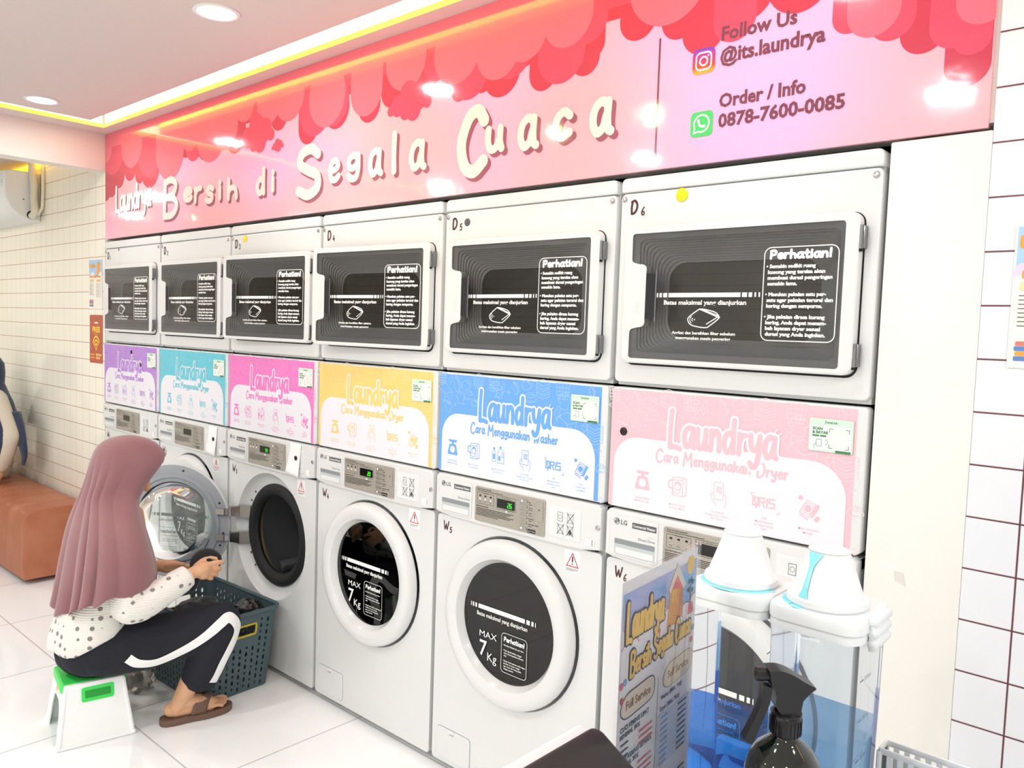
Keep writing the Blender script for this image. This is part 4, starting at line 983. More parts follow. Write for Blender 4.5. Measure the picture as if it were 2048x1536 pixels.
def air_conditioner():
    t = thing('air_conditioner', 'white split air conditioner high on the cream tiled wall at the left', 'air conditioner', (-1.02, 0, 2.1))
    prof = [(0, 0), (-.04, -.004), (-.085, .008), (-.13, .03), (-.17, .07), (-.196, .12), (-.206, .18), (-.206, .27), (-.2, .298), (-.18, .306), (0, .306)]
    m = MB(); ring = lambda x, k=1: [(x, -.1+(y+.1)*k, .15+(z-.15)*k) for y, z in prof]
    m.loft([ring(-.9), ring(-.012), ring(-.004, .985), ring(0, .96)], WHITE2); m.build('body', t)
    m = MB(); m.box(-.88, -.03, -.176, -.1, .024, .04, DARK, M=Matrix.Translation((0, -.02, .015)) @ Matrix.Rotation(-.6, 4, 'X')); m.build('air_outlet', t)
    m = MB(); m.box(-.87, -.035, -.2, -.13, .06, .066, RECESS, .002, M=Matrix.Translation((0, -.015, -.03)) @ Matrix.Rotation(-.5, 4, 'X')); m.build('louver', t)
    m = MB(lambda u, v, l: (l, -u, v)); m.prism(circ(.1, .13, .006, 12, .004), .0005, .0015, GREYINK); m.build('side_mark', t)
    m = MB(lambda u, v, l: (u, -.2065-l, v)); m.rect(-.07, -.025, .19, .27, mat('energy_label', '#dfe3e4', rough=.4), 0, .003); m.text('2', -.047, .222, .022, GREYINK, .0004, False, 'C'); m.build('energy_sticker', t, smooth=False)
    m = MB(); P = spline([(.0, -.05, .37), (.01, -.052, .3), (.035, -.05, .22), (.03, -.05, .14), (.045, -.048, .07), (.025, -.05, .035), (-.01, -.055, .03)], 5)
    m.tube(P, [.022+.001*sin(i*1.9) for i in range(len(P))], bump(mat('pipe_wrap', '#dcd8c8', rough=.6), 30, .3, .003), 14); m.build('pipe', t)
    m = MB(); m.tube([(.075, -.012, .37), (.078, -.012, .2), (.07, -.014, .08), (.04, -.03, .04)], .01, mat('drain_hose', '#e6dfca', rough=.6), 10); m.build('drain_hose', t)
    m = MB(); m.prism = m.prism; m.lathe([(0, .001), (.026, .001), (.028, -.001)], BLACK, (0, -.055, .035), 'X', 16); m.build('pipe_port', t)
air_conditioner()

def bench():
    LE = bump(mottle(mat('tan_leather', '#b06f50', rough=.42, spec=.4), '#a86547', '#b57355', 6, 4), 160, .12, .0012)
    t = thing('bench', 'long tan leather bench with upright channels against the cream tiled wall', 'bench', (-.139, -.02, 0))
    m = MB(); rings = []
    prof = spline([(-.356, .03), (-.358, .2), (-.356, .33), (-.345, .385), (-.31, .408), (-.2, .418), (-.08, .417), (-.02, .41), (-.004, .39), (0, .3), (0, .03)], 3)
    x = -2.3; xs = []
    while x < -.0301:
        for d in (0, .012, .05, .088, .112): xs.append((x+d, {0: .985, .012: .992}.get(d, 1 if d == .05 else (.998 if d == .088 else .99))))
        x += .125
    xs = [q for q in xs if q[0] < -.035]+[(-.03, 1), (-.012, .992), (-.003, .978), (0, .96)]
    for x, k in xs: rings.append([(x, -.18+(p[0]+.18)*k, .2+(p[1]-.2)*(k if p[1] > .2 else 1)) for p in prof])
    m.loft(rings, LE); m.build('upholstery', t, 50)
    s = MB(); s.tube([(-.008, p[0]*.985-.002, p[1]-.004) for p in prof if p[1] > .05], .0035, LE, 8); s.build('end_seam', t)
    for x in (-.12, -1.1, -2.1):
        for y in (-.31, -.05): MB().lathe([(0, 0), (.02, 0), (.024, .031), (0, .031)], BLACK, (x, y, 0), n=14).build('foot', t)
bench()

# ------------------------------------------------------------------ soft closed forms for people and cloth
def fuse(name, mb, voxel, mt, parent=None, smooth=6, dec=None):
    # merges overlapping closed shapes of one body into a single continuous skin
    o = bpy.data.objects.new(name, mb.mesh(name)); C.objects.link(o)
    r = o.modifiers.new('r', 'REMESH'); r.mode = 'VOXEL'; r.voxel_size = voxel
    s = o.modifiers.new('s', 'SMOOTH'); s.factor = .5; s.iterations = smooth
    if dec: d = o.modifiers.new('d', 'DECIMATE'); d.ratio = dec
    dg = bpy.context.evaluated_depsgraph_get(); me = bpy.data.meshes.new_from_object(o.evaluated_get(dg))
    bpy.data.objects.remove(o); me.name = name; me.materials.clear(); me.materials.append(mt)
    me.polygons.foreach_set('use_smooth', [True]*len(me.polygons)); me.polygons.foreach_set('material_index', [0]*len(me.polygons))
    q = bpy.data.objects.new(name, me); C.objects.link(q)
    if parent: q.parent = parent
    return q
def limb(mb, pts, rad, mt=None, n=14, k=5):
    P = spline(pts, k); R = []
    for i in range(len(P)):
        t = i/k; j = min(int(t), len(rad)-2); R.append(lerp(rad[j], rad[j+1], t-j))
    mb.tube(P, R, mt or WHITE, n); mb.ball(P[0], R[0], mt or WHITE); mb.ball(P[-1], R[-1], mt or WHITE)
SKIN = bump(mottle(mat('skin', '#cfa07c', rough=.5, spec=.35), '#c99873', '#d8ab88', 14, 3), 220, .08, .0006)

def woman():
    O = Vector((1.73, -.72, 0)); F = Vector((.2, .98, 0)).normalized(); R = Vector((F.y, -F.x, 0))
    V = lambda f, r, z: F*f+R*r+Vector((0, 0, z))
    t = thing('person', 'woman in mauve headscarf seated on a green stool, bending over the laundry basket', 'person', O)
    # ---- body: one continuous skin
    b = MB()
    pit = radians(33); Fh = F*cos(pit)-Vector((0, 0, sin(pit))); Uh = F*sin(pit)+Vector((0, 0, cos(pit))); Hc = V(.112, 0, .948)
    Hd = lambda a, s, u: Hc+Fh*a+R*s+Uh*u
    HM = Matrix((Fh, R, Uh)).transposed().to_4x4()
    b.ball(Hc+Uh*.012, .086, SKIN, 3, (1.08, .86, 1.06), HM); b.ball(Hd(.035, 0, -.045), .062, SKIN, 3, (1, .9, 1.1), HM); b.ball(Hd(.07, 0, -.088), .022, SKIN)
    for s in (-1, 1):
        b.ball(Hd(.058, s*.034, -.03), .03, SKIN); b.ball(Hd(.07, s*.03, .026), .018, SKIN, 2, (1, 1.5, .6), HM); b.ball(Hd(0, s*.074, -.01), .022, SKIN, 2, (.8, .35, 1.3), HM)
    limb(b, [Hd(.086, 0, .012), Hd(.1, 0, -.012), Hd(.108, 0, -.028)], [.009, .01, .0125]); b.ball(Hd(.085, 0, -.054), .013, SKIN, 2, (.7, 1.7, .5), HM); b.ball(Hd(.083, 0, -.063), .012, SKIN, 2, (.7, 1.5, .6), HM)
    limb(b, [V(.10, 0, .9), V(.09, 0, .83), V(.075, 0, .77)], [.05, .048, .06])
    limb(b, [V(.075, 0, .74), V(.06, 0, .6), V(.02, 0, .45), V(0, 0, .35)], [.11, .115, .105, .12])
    limb(b, [V(.07, -.125, .75), V(.07, .125, .75)], [.05, .05])
    # right arm, wrist, hand closed round the cloth
    limb(b, [V(.07, .145, .745), V(.085, .185, .62), V(.105, .2, .49)], [.045, .04, .036])
    limb(b, [V(.105, .2, .49), V(.2, .197, .53), V(.30, .193, .577)], [.036, .032, .022])
    limb(b, [V(.296, .193, .575), V(.325, .191, .583), V(.352, .189, .588)], [.021, .027, .025])
    limb(b, [V(.34, .192, .57), V(.352, .19, .573)], [.024, .021])
    for P, q in (([(.352, .192, .6), (.385, .192, .604), (.41, .183, .6), (.418, .168, .594)], .0092), ([(.354, .196, .586), (.387, .196, .583), (.402, .182, .575), (.396, .166, .569)], .0096),
                 ([(.352, .196, .572), (.38, .195, .563), (.391, .18, .555), (.382, .166, .552)], .009), ([(.345, .193, .559), (.366, .191, .548), (.374, .178, .541), (.366, .167, .54)], .008),
                 ([(.318, .178, .598), (.345, .168, .612), (.37, .166, .617), (.392, .17, .612)], .0098)):
        limb(b, [V(*p) for p in P], [q*1.05, q, q*.95, q*.85], n=10, k=4)
    # left arm and open hand
    limb(b, [V(.07, -.145, .745), V(.06, -.19, .62), V(.065, -.2, .5)], [.045, .04, .036])
    limb(b, [V(.065, -.2, .5), V(.15, -.12, .53), V(.245, -.035, .556)], [.036, .031, .022])
    limb(b, [V(.24, -.04, .555), V(.275, -.012, .552), V(.302, .01, .548)], [.022, .027, .025])
    for i, (a, c_) in enumerate(((.0, .012), (.012, .004), (.02, -.007), (.022, -.02))):
        limb(b, [V(.298+a*.2, .018-a*1.2, .553+c_*.4), V(.335-a*.3, .042-a*1.4, .548+c_), V(.36-a*.6, .062-a*1.5, .553+c_*1.2), V(.368-a*.8, .074-a*1.5, .562+c_)], [.0095, .009, .0085, .0075], n=10, k=4)
    limb(b, [V(.262, .005, .562), V(.285, .034, .572), V(.305, .052, .574)], [.012, .0105, .0085], n=10)
    # legs and feet
    for s, H_, K_, A_ in ((1, (.02, .09, .31), (.40, .19, .37), (.292, .128, .10)), (-1, (.02, -.09, .31), (.182, -.35, .40), (.065, -.33, .10))):
        limb(b, [V(*H_), V(*[lerp(p, q, .5) for p, q in zip(H_, K_)]), V(*K_)], [.085, .075, .055])
        limb(b, [V(*K_), V(*[lerp(p, q, .35) for p, q in zip(K_, A_)]), V(*A_)], [.052, .05, .034])
        fr = A_[1]; fo = A_[0]
        limb(b, [V(*A_), V(fo-.012, fr, .075), V(fo-.03, fr, .052)], [.034, .033, .03])
        b.ball(V(fo-.045, fr, .052), .028, SKIN)
        limb(b, [V(fo-.01, fr, .07), V(fo+.045, fr, .06), V(fo+.09, fr+.002, .045), V(fo+.118, fr+.004, .037)], [.03, .03, .026, .017])
        limb(b, [V(fo-.03, fr, .045), V(fo+.03, fr+.008*s, .042), V(fo+.095, fr+.014*s, .038)], [.026, .022, .018]); limb(b, [V(fo+.0, fr-.01*s, .045), V(fo+.095, fr-.016*s, .038)], [.02, .018])
        for i, (tf, tr, q) in enumerate(((.158, -.026, .012), (.156, -.009, .0088), (.15, .005, .0085), (.142, .018, .008), (.132, .03, .0078))):
            limb(b, [V(fo+.1, fr+tr*s*.9, .038), V(fo+tf-.018, fr+tr*s, .041), V(fo+tf, fr+tr*s, .035)], [q*1.05, q, q], n=10, k=3)
    body = fuse('body', b, .0034, SKIN, t, 5)
    ey = mat('eye_white', '#e9e4de', rough=.2); ir = mat('iris_brown', '#2a1a12', rough=.15)
    for s in (-1, 1):
        m = MB(); m.ball(Hd(.079, s*.031, .003), .0115, ey, 2); m.ball(Hd(.0865, s*.031, -.001), .0055, ir, 2); m.build('eye', t)
    # ---- trousers
    PANT = bump(mat('trouser_navy', '#1e2029', rough=.9), 70, .25, .004)
    b = MB()
    b.ball(V(-.012, .062, .318), .098, PANT, 3); b.ball(V(-.012, -.062, .318), .098, PANT, 3); limb(b, [V(-.005, 0, .31), V(.01, 0, .40)], [.12, .115])
    limb(b, [V(.02, .085, .32), V(.14, .115, .32), V(.28, .155, .345), V(.40, .19, .372)], [.1, .096, .088, .079])
    limb(b, [V(.40, .19, .372), V(.385, .18, .3), V(.36, .166, .22), V(.344, .148, .17)], [.08, .079, .073, .066])
    b.tube([V(.36, .158, .21), V(.346, .147, .165), V(.342, .143, .15)], [.072, .069, .068], PANT, 20)
    limb(b, [V(.02, -.09, .322), V(.1, -.2, .37), V(.182, -.35, .40)], [.1, .09, .075]); limb(b, [V(.182, -.35, .40), V(.14, -.345, .3), V(.09, -.335, .17)], [.075, .072, .062])
    pant = fuse('trousers', b, .0062, PANT, t, 7)
    # white side stripe laid onto the trouser leg
    bv = BVHTree.FromPolygons([v.co for v in pant.data.vertices], [list(p.vertices) for p in pant.data.polygons])
    mid = spline([(.085, .308), (.12, .282), (.18, .276), (.26, .31), (.33, .352), (.385, .395), (.418, .408), (.446, .376), (.447, .34), (.425, .29), (.40, .235), (.385, .19), (.372, .158)], 8)
    vs = []; m = MB(); cols = 5; hw = .0165
    for i, p in enumerate(mid):
        d = (mid[min(i+1, len(mid)-1)]-mid[max(i-1, 0)]).normalized(); q = Vector((-d.y, d.x))
        for j in range(cols):
            f_, z_ = p.x+q.x*hw*(j/(cols-1)*2-1), p.y+q.y*hw*(j/(cols-1)*2-1)
            h_ = bv.ray_cast(V(f_, .6, z_), -R)
            loc = h_[0]+h_[1]*.0022 if h_[0] else bv.find_nearest(V(f_, .25, z_))[0]+R*.003
            vs.append(loc)
    fs = [[i*cols+j, i*cols+j+1, (i+1)*cols+j+1, (i+1)*cols+j] for i in range(len(mid)-1) for j in range(cols-1)]
    m.add(vs, fs, mat('stripe_white', '#f2f3f3', rough=.8)); m.build('side_stripe', pant)
    # ---- cardigan: hip-length, sleeves, grey dots
    KN = mat('cardigan_cream', '#e9e7e0', rough=.9, sheen=.3); tr, bb = nodes(KN)
    tc = N(tr, 'ShaderNodeTexCoord'); vo = N(tr, 'ShaderNodeTexVoronoi'); vo.inputs['Scale'].default_value = 31; vo.inputs['Randomness'].default_value = .25
    cr = N(tr, 'ShaderNodeValToRGB'); cr.color_ramp.elements[0].position = .235; cr.color_ramp.elements[0].color = col('#85827e'); cr.color_ramp.elements[1].position = .28; cr.color_ramp.elements[1].color = col('#e9e7e0')
    tr.links.new(tc.outputs['Object'], vo.inputs['Vector']); tr.links.new(vo.outputs['Distance'], cr.inputs[0]); tr.links.new(cr.outputs[0], bb.inputs['Base Color'])
    bump(KN, 38, .5, .003, kind='Z')
    b = MB(); rings = []
    for q, (f0, d, wd, zc, sl) in enumerate(((-.0, .128, .178, .36, .42), (-.002, .136, .182, .385, .4), (.002, .13, .178, .42, .3), (.012, .118, .168, .475, .12), (.04, .112, .165, .56, .05), (.062, .112, .172, .65, 0), (.07, .105, .175, .72, 0), (.075, .075, .14, .775, 0), (.078, .05, .07, .8, 0))):
        n = 40; r_ = []
        for i in range(n):
            a = 2*pi*i/n; ff = f0+d*cos(a)*(1+.03*sin(6*a+q)); rr = wd*sin(a)
            r_.append(V(ff, rr, zc+sl*ff+.006*sin(5*a+q*1.7)))
        rings.append(r_)
    b.loft(rings, KN)
    limb(b, [V(.065, .135, .735), V(.08, .183, .62), V(.085, .2, .5)], [.055, .056, .062]); limb(b, [V(.09, .205, .492), V(.13, .205, .496), V(.2, .2, .528), V(.262, .196, .557)], [.06, .058, .052, .047])
    b.tube([V(.25, .196, .552), V(.29, .193, .573)], [.047, .041], KN, 20)
    limb(b, [V(.065, -.135, .735), V(.06, -.188, .62), V(.065, -.2, .5)], [.055, .055, .055]); limb(b, [V(.065, -.2, .5), V(.14, -.125, .53), V(.215, -.06, .55)], [.05, .045, .038])
    fuse('cardigan', b, .0055, KN, t, 5)
    # ---- headscarf: draped cape with an opening for the face
    SC_ = bump(mottle(mat('scarf_mauve', '#8f6468', rough=.8, sheen=.35), '#87595f', '#966b6e', 3, 2), 500, .1, .0004)
    prof = [(1.066, (.10, .14, .02)), (1.058, (.06, .18, .05)), (1.04, (.03, .212, .075)), (1.015, (.014, .236, .09)), (.99, (.006, .25, .096)), (.965, (.0, .24, .098)), (.94, (-.004, .222, .097)), (.91, (-.01, .196, .096)), (.88, (-.018, .176, .098)), (.855, (-.026, .158, .108)), (.83, (-.034, .15, .138)), (.80, (-.043, .152, .178)), (.77, (-.051, .16, .21)), (.72, (-.063, .175, .236)), (.66, (-.075, .19, .25)), (.6, (-.087, .202, .256)), (.565, (-.094, .206, .258)), (.54, (-.1, .204, .258)), (.525, (-.104, .2, .258))]
    n = 144; m = MB(); rings = []
    for k, (z, (fb, ff, wd)) in enumerate(prof):
        t_ = max(0, (1.03-z)/.54); r_ = []
        cf = (fb+ff)/2; dd = (ff-fb)/2
        for i in range(n):
            a = 2*pi*i/n; c_, s_ = cos(a), sin(a)
            ex = .75 if .83 < z < 1.03 else .9
            fx = cf+dd*math.copysign(abs(c_)**ex, c_); rx = wd*math.copysign(abs(s_)**.9, s_)
            back = .5-.5*c_
            amp = (.002+.023*min(1, t_)**1.1)*(.35+.65*back)*min(1, t_*5)
            ph = 13*a+2.6*sin(2*a+.6)+1.2*sin(3*a)+.7*t_
            dp = .55+.45*sin(4.3*a+1.1)*sin(2.1*a)
            fold = amp*dp*(abs(sin(ph/2))**.6*2.3-1.3)+amp*.5*sin(5*a+3+t_)
            dirv = Vector((c_, s_)).normalized()
            zz = z
            if t_ > .6: zz += (t_-.6)*(-.22*back**2+.17*s_*s_*(1-.3*back)+.03*sin(3*a+.8))+.02*(t_-.6)*sin(ph)
            r_.append(V(fx+dirv.x*fold, rx+dirv.y*fold, zz))
        rings.append(r_)
    vs = [p for r_ in rings for p in r_]; fs = []
    for k in range(len(rings)-1):
        for i in range(n):
            a = 360*(i+.5)/n; a = a-360 if a > 180 else a
            z = prof[k][0]
            lim = interp([(.84, 0), (.87, 22), (.91, 30), (.95, 32), (.98, 26), (.99, 0)], z-.012)
            if abs(a) < lim: continue
            fs.append([k*n+i, k*n+(i+1) % n, (k+1)*n+(i+1) % n, (k+1)*n+i])
    fs.append(list(range(n))[::-1]); m.add(vs, fs, SC_)
    h = m.build('headscarf', t, 60)
    sd = h.modifiers.new('t', 'SOLIDIFY'); sd.thickness = .003; sd.offset = 1
    ss = h.modifiers.new('u', 'SUBSURF'); ss.levels = 1; ss.render_levels = 1
    # ribbed brim over the brow
    m = MB()
    for q in range(7):
        z = 1.0+q*.0065; pr = interp(sorted([(p[0], p[1]) for p in prof]), z)
        cf, dd, wd = (pr[0]+pr[1])/2, (pr[1]-pr[0])/2, pr[2]
        m.tube([V(cf+(dd+.002)*abs(cos(a))**.75, (wd+.002)*math.copysign(abs(sin(a))**.9, sin(a)), z-.05*(1-cos(a))) for a in [radians(x) for x in range(-66, 67, 6)]], .0022, SC_, 6)
    m.build('brim', h)
    # ---- sandals
    SO = bump(mat('sandal_brown', '#6d5547', rough=.6), 90, .2, .001)
    for s, fo, fr in ((1, .292, .128), (-1, .065, -.33)):
        m = MB(lambda u, v, l: tuple(V(fo+u, fr+v*s, l)))
        out = [(p.x, p.y) for p in spline([(-.085, 0), (-.075, -.026), (-.03, -.032), (.03, -.034), (.09, -.043), (.15, -.04), (.178, -.018), (.174, .012), (.14, .036), (.08, .044), (.02, .036), (-.04, .034), (-.075, .024)], 5, True)]
        if s < 0: out = out[::-1]
        m.prism(out, .001, .025, SO, .004); sole = m.build('sandal', t)
        m = MB()
        top = lambda u: .096-.36*max(0, u-.0)
        for sd_ in (1, -1):
            rows = []
            for i in range(9):
                q = i/8; A0 = (lerp(.015, .09, q), lerp(.04*sd_, -.012, q)); A1 = (lerp(.07, .118, q), lerp(.046*sd_, -.018, q))
                row = []
                for w_ in range(5):
                    e = w_/4; u, v = lerp(A0[0], A1[0], e), lerp(A0[1], A1[1], e)
                    zt = interp([(0, .108), (.045, .094), (.09, .076), (.12, .06)], u); zz = .02+(zt-.02)*sin(min(1, q*1.15+.02)*pi/2)**.62
                    row.append(V(fo+u, fr+v*s, zz))
                rows.append(row)
            m.loft(rows, SO, False, False, False)
        o = m.build('strap', sole, 60); sf = o.modifiers.new('t', 'SOLIDIFY'); sf.thickness = .003; sf.offset = 0
    return V, O
WV, WO = woman()
BLK = bump(mat('black_cloth', '#15161a', rough=.85, sheen=.3), 120, .3, .002)
def crumple(name, c, size, mt, label, cat, seed, amp=.35, sub=4, group=None, freq=2.2, zmin=None):
    b = bmesh.new(); bmesh.ops.create_icosphere(b, subdivisions=sub, radius=1)
    for v in b.verts:
        d = v.co.normalized(); q = noise.noise(d*freq+Vector((seed*3.1, seed, -seed))); q2 = 1-abs(noise.noise(d*freq*2.3+Vector((seed, 7, seed))))*1.6
        v.co = Vector((d.x*size[0], d.y*size[1], d.z*size[2]))*(1+amp*q+amp*.5*(q2-.6))
        if zmin is not None: v.co.z = max(v.co.z, zmin)
    o = MB().bm(b, mt).build(name, loc=c, ang=180); tag(o, label, cat, group); return o
def held():
    o = WO; b = MB()
    P = [WV(.318, .158, .585), WV(.322, .152, .612), WV(.348, .148, .632), WV(.378, .15, .63), WV(.4, .155, .612), WV(.403, .158, .59)]
    limb(b, P, [.017, .019, .019, .019, .018, .014], n=10)
    b.ball(WV(.362, .152, .6), .03, BLK, 3, (1.1, .9, .9)); b.ball(WV(.385, .158, .585), .016, BLK, 2)
    limb(b, [WV(.345, .158, .585), WV(.325, .165, .55), WV(.314, .172, .525), WV(.308, .176, .512)], [.02, .017, .016, .012], n=10)
    g = fuse('garment', b, .005, BLK, None, 3); g.location = WO; tag(g, 'black cloth held in the right hand of the woman in the mauve headscarf', 'clothes')
held()

def stool():
    GR = mat('stool_green', '#3fdc58', rough=.35); GD = mat('stool_green_dark', '#1f9a36', rough=.5); WH = mat('stool_white', '#f3f5f5', rough=.3)
    t = thing('step_stool', 'low white plastic stool with green seat top under the seated woman', 'stool', (1.725, -.722, 0), math.atan2(-.2, .98))
    # shell: four splayed sides, arches on the two narrow sides
    hb, hl = (.14, .122), (.107, .097); H = .205
    def side(ax, sgn, arch, slot):
        def pm(u, v, l):
            k = v/H; a = lerp(hb[ax], hl[ax], k)-l; b_ = lerp(hb[1-ax], hl[1-ax], k)
            p = (sgn*a, u*b_*sgn) if ax == 0 else (-u*b_*sgn, sgn*a)
            return (p[0], p[1], v)
        P = [(-1, .0), (-.66, 0), (-.62, .09), (-.5, .125), (-.3, .14), (.3, .14), (.5, .125), (.62, .09), (.66, 0), (1, 0), (1, H), (-1, H)] if arch else [(-1, 0), (1, 0), (1, H), (-1, H)]
        # fine grid keeps the taper smooth
        P2 = []
        for i in range(len(P)):
            a, b_ = P[i], P[(i+1) % len(P)]
            for k in range(4): P2.append((lerp(a[0], b_[0], k/4), lerp(a[1], b_[1], k/4)))
        hs = [rrect(-.62, .62, .135, .185, .001)] if slot else None
        return pm, P2, hs
    m = MB()
    for ax, sg, ar in ((0, 1, 0), (0, -1, 0), (1, 1, 1), (1, -1, 1)):
        pm, P, hs = side(ax, sg, ar, False); m.pm = pm
        m.prism(P, .004, 0, WH)
    for sx in (-1, 1):
        for sy in (-1, 1):
            m.tube([(sx*(hb[0]-.003), sy*(hb[1]-.003), .002), (sx*(hl[0]-.006), sy*(hl[1]-.006), H-.004)], [.008, .0085], WH, 12)
            m.ball((sx*(hb[0]-.002), sy*(hb[1]-.002), .009), .009, WH)
    for s in (-1, 1): m.tube([(s*hb[0], -hb[1]+.004, .006), (s*hb[0], hb[1]-.004, .006)], .006, WH, 10)
    m.build('shell', t)
    m = MB(lambda u, v, l: (u, v, l)); m.prism(rrect(-.1, .1, -.106, .106, .014), H-.02, H+.011, GR, .009); m.build('seat', t)
    m = MB(lambda u, v, l: (u, v, l)); m.prism(rrect(-.1105, .1105, -.0975, .0975, .012), H-.01, H+.008, WH, .006); m.build('top_rim', t)
    for s in (1, -1):
        m = MB(lambda u, v, l: (s*(lerp(hb[0], hl[0], v/H)+l-.004), u, v))
        m.prism(rrect(-.044, .06, .147, .197, .008), .002, .008, GR, .002, None); m.prism(rrect(-.033, .049, .16, .185, .003), .0079, .0092, GD); m.build('carry_slot', t)
    m = MB(lambda u, v, l: (u, -(lerp(hb[1], hl[1], v/H)+l), v)); m.prism(circ(-.02, .165, .0075, 16, .013), 0, .001, mat('stool_sticker', '#d9a452', rough=.5)); m.stroke(rrect(.0, .016, .155, .178, .001, 1), .002, RED, .0008, True); m.build('sticker', t)
stool()

def basket():
    TE = mat('basket_teal', '#4a5d63', rough=.45); YL = mat('basket_yellow', '#c9b234', rough=.45)
    t = thing('laundry_basket', 'dark teal plastic laundry basket with pierced sides in front of the open washer', 'basket', (1.635, -.222, 0), radians(2.5))
    H = .335; B0, B1 = (.222, .15), (.262, .17); rc = .035
    def corner(v, sx, sy): k = v/H; return Vector((sx*lerp(B0[0], B1[0], k), sy*lerp(B0[1], B1[1], k), v))
    m = MB(); yel = []
    def leaf(u, v, h, w): return [(u+w*cos(a)*(1-.25*sin(a)), v+h*sin(a)) for a in [2*pi*i/10 for i in range(10)]]
    for ax, sg in ((0, 1), (0, -1), (1, 1), (1, -1)):
        half = lambda v: lerp(B0[1-ax], B1[1-ax], v/H)-rc
        def pm(u, v, l):
            a = lerp(B0[ax], B1[ax], v/H)-l; w = half(v)
            return (sg*a, u*w*sg, v) if ax == 0 else (-u*w*sg, sg*a, v)
        m.pm = pm; W = half(H/2)*2; hs = []
        nu = int(W/.0255); rows = 11
        hand_ = ax == 0
        for r in range(rows):
            v = .024+r*.027
            for i in range(nu):
                u = (i+.5+(0 if r % 2 else .0))/nu*2-1
                if abs(u) > .95: continue
                big = (i+r) % 2 == 0
                if hand_ and abs(u) < .6 and v > .21: continue
                if not big and False: continue
                sc = 1/(W/2)
                hs.append(leaf(u, v+(.004 if i % 2 else -.004), .0108 if big else .0062, .0052*sc if big else .0044*sc))
        if hand_:
            P = rrect(-.48, .48, .245, .285, .0198, 5); hs.append([(p[0], p[1]) for p in P])
        N_ = 10; out = [(lerp(-1, 1, i/N_), .004) for i in range(N_)]+[(1, lerp(.004, H, i/N_)) for i in range(N_)]+[(lerp(1, -1, i/N_), H) for i in range(N_)]+[(-1, lerp(H, .004, i/N_)) for i in range(N_)]
        m.prism(out, .0035, 0, TE, holes=hs)
        if hand_: yel.append([Vector(pm(p[0], p[1], -.001)) for p in rrect(-.49, .49, .243, .287, .021, 5)])
    for sx in (-1, 1):
        for sy in (-1, 1):
            rows = []
            for v in (.004, .06, .12, .18, .24, .3, H):
                k = v/H; cx, cy = sx*(lerp(B0[0], B1[0], k)-rc), sy*(lerp(B0[1], B1[1], k)-rc)
                rows.append([(cx+sx*rc*cos(a), cy+sy*rc*sin(a), v) for a in [i/6*pi/2 for i in range(7)]])
            m.loft(rows, TE, False, False, False)
    q = MB(lambda u, v, l: (u, v, l)); q.prism(rrect(-B0[0], B0[0], -B0[1], B0[1], rc), .0, .006, TE); m.add(q.v, q.f, TE)
    m.build('tub', t, 30)
    r = MB(); P = rrect(-B1[0]-.003, B1[0]+.003, -B1[1]-.003, B1[1]+.003, rc+.003, 6); r.tube([(p[0], p[1], H) for p in P], .0085, TE, 10, closed=True); r.build('rim', t)
    for P in yel: y = MB(); y.tube(P, .0042, YL, 8, closed=True); y.build('handle_rim', t)
    # clothes inside
    GRY = bump(mat('charcoal_cloth', '#2b2c30', rough=.85), 60, .4, .004); SHN = bump(mat('shiny_black_cloth', '#1a1b1e', rough=.3, coat=.3), 30, .5, .01); MIX = mottle(mat('patterned_cloth', '#55565a', rough=.9), '#1d1e22', '#c8c6c2', 30, 2, .5, .62)
    crumple('garment', (1.62, -.222, .105), (.17, .1, .085), MIX, 'grey and white patterned garment low in the laundry basket', 'clothes', 1.3, .15, zmin=-.085, group='clothes in the basket')
    crumple('garment', (1.52, -.2, .245), (.10, .1, .06), BLK, 'black garment heaped at the far end of the laundry basket', 'clothes', 2.7, .25, group='clothes in the basket')
    crumple('garment', (1.70, -.23, .245), (.11, .1, .055), GRY, 'charcoal garment in the middle of the laundry basket', 'clothes', 4.1, .25, group='clothes in the basket')
    crumple('garment', (1.79, -.125, .31), (.058, .05, .045), SHN, 'shiny black garment on top near the washer end of the basket', 'clothes', 5.5, .35, freq=3, group='clothes in the basket')
basket()
CL = thin('film_clear', '#e4e6e4', .1, .12, fres=1.3, body='#d8d4cc', bw=.28)
crumple('plastic_bag', (1.56, -.47, .05), (.06, .05, .055), CL, 'crumpled clear plastic bag on the floor between stool and basket', 'bag', 8.2, .4, 3, freq=3, zmin=-.05)

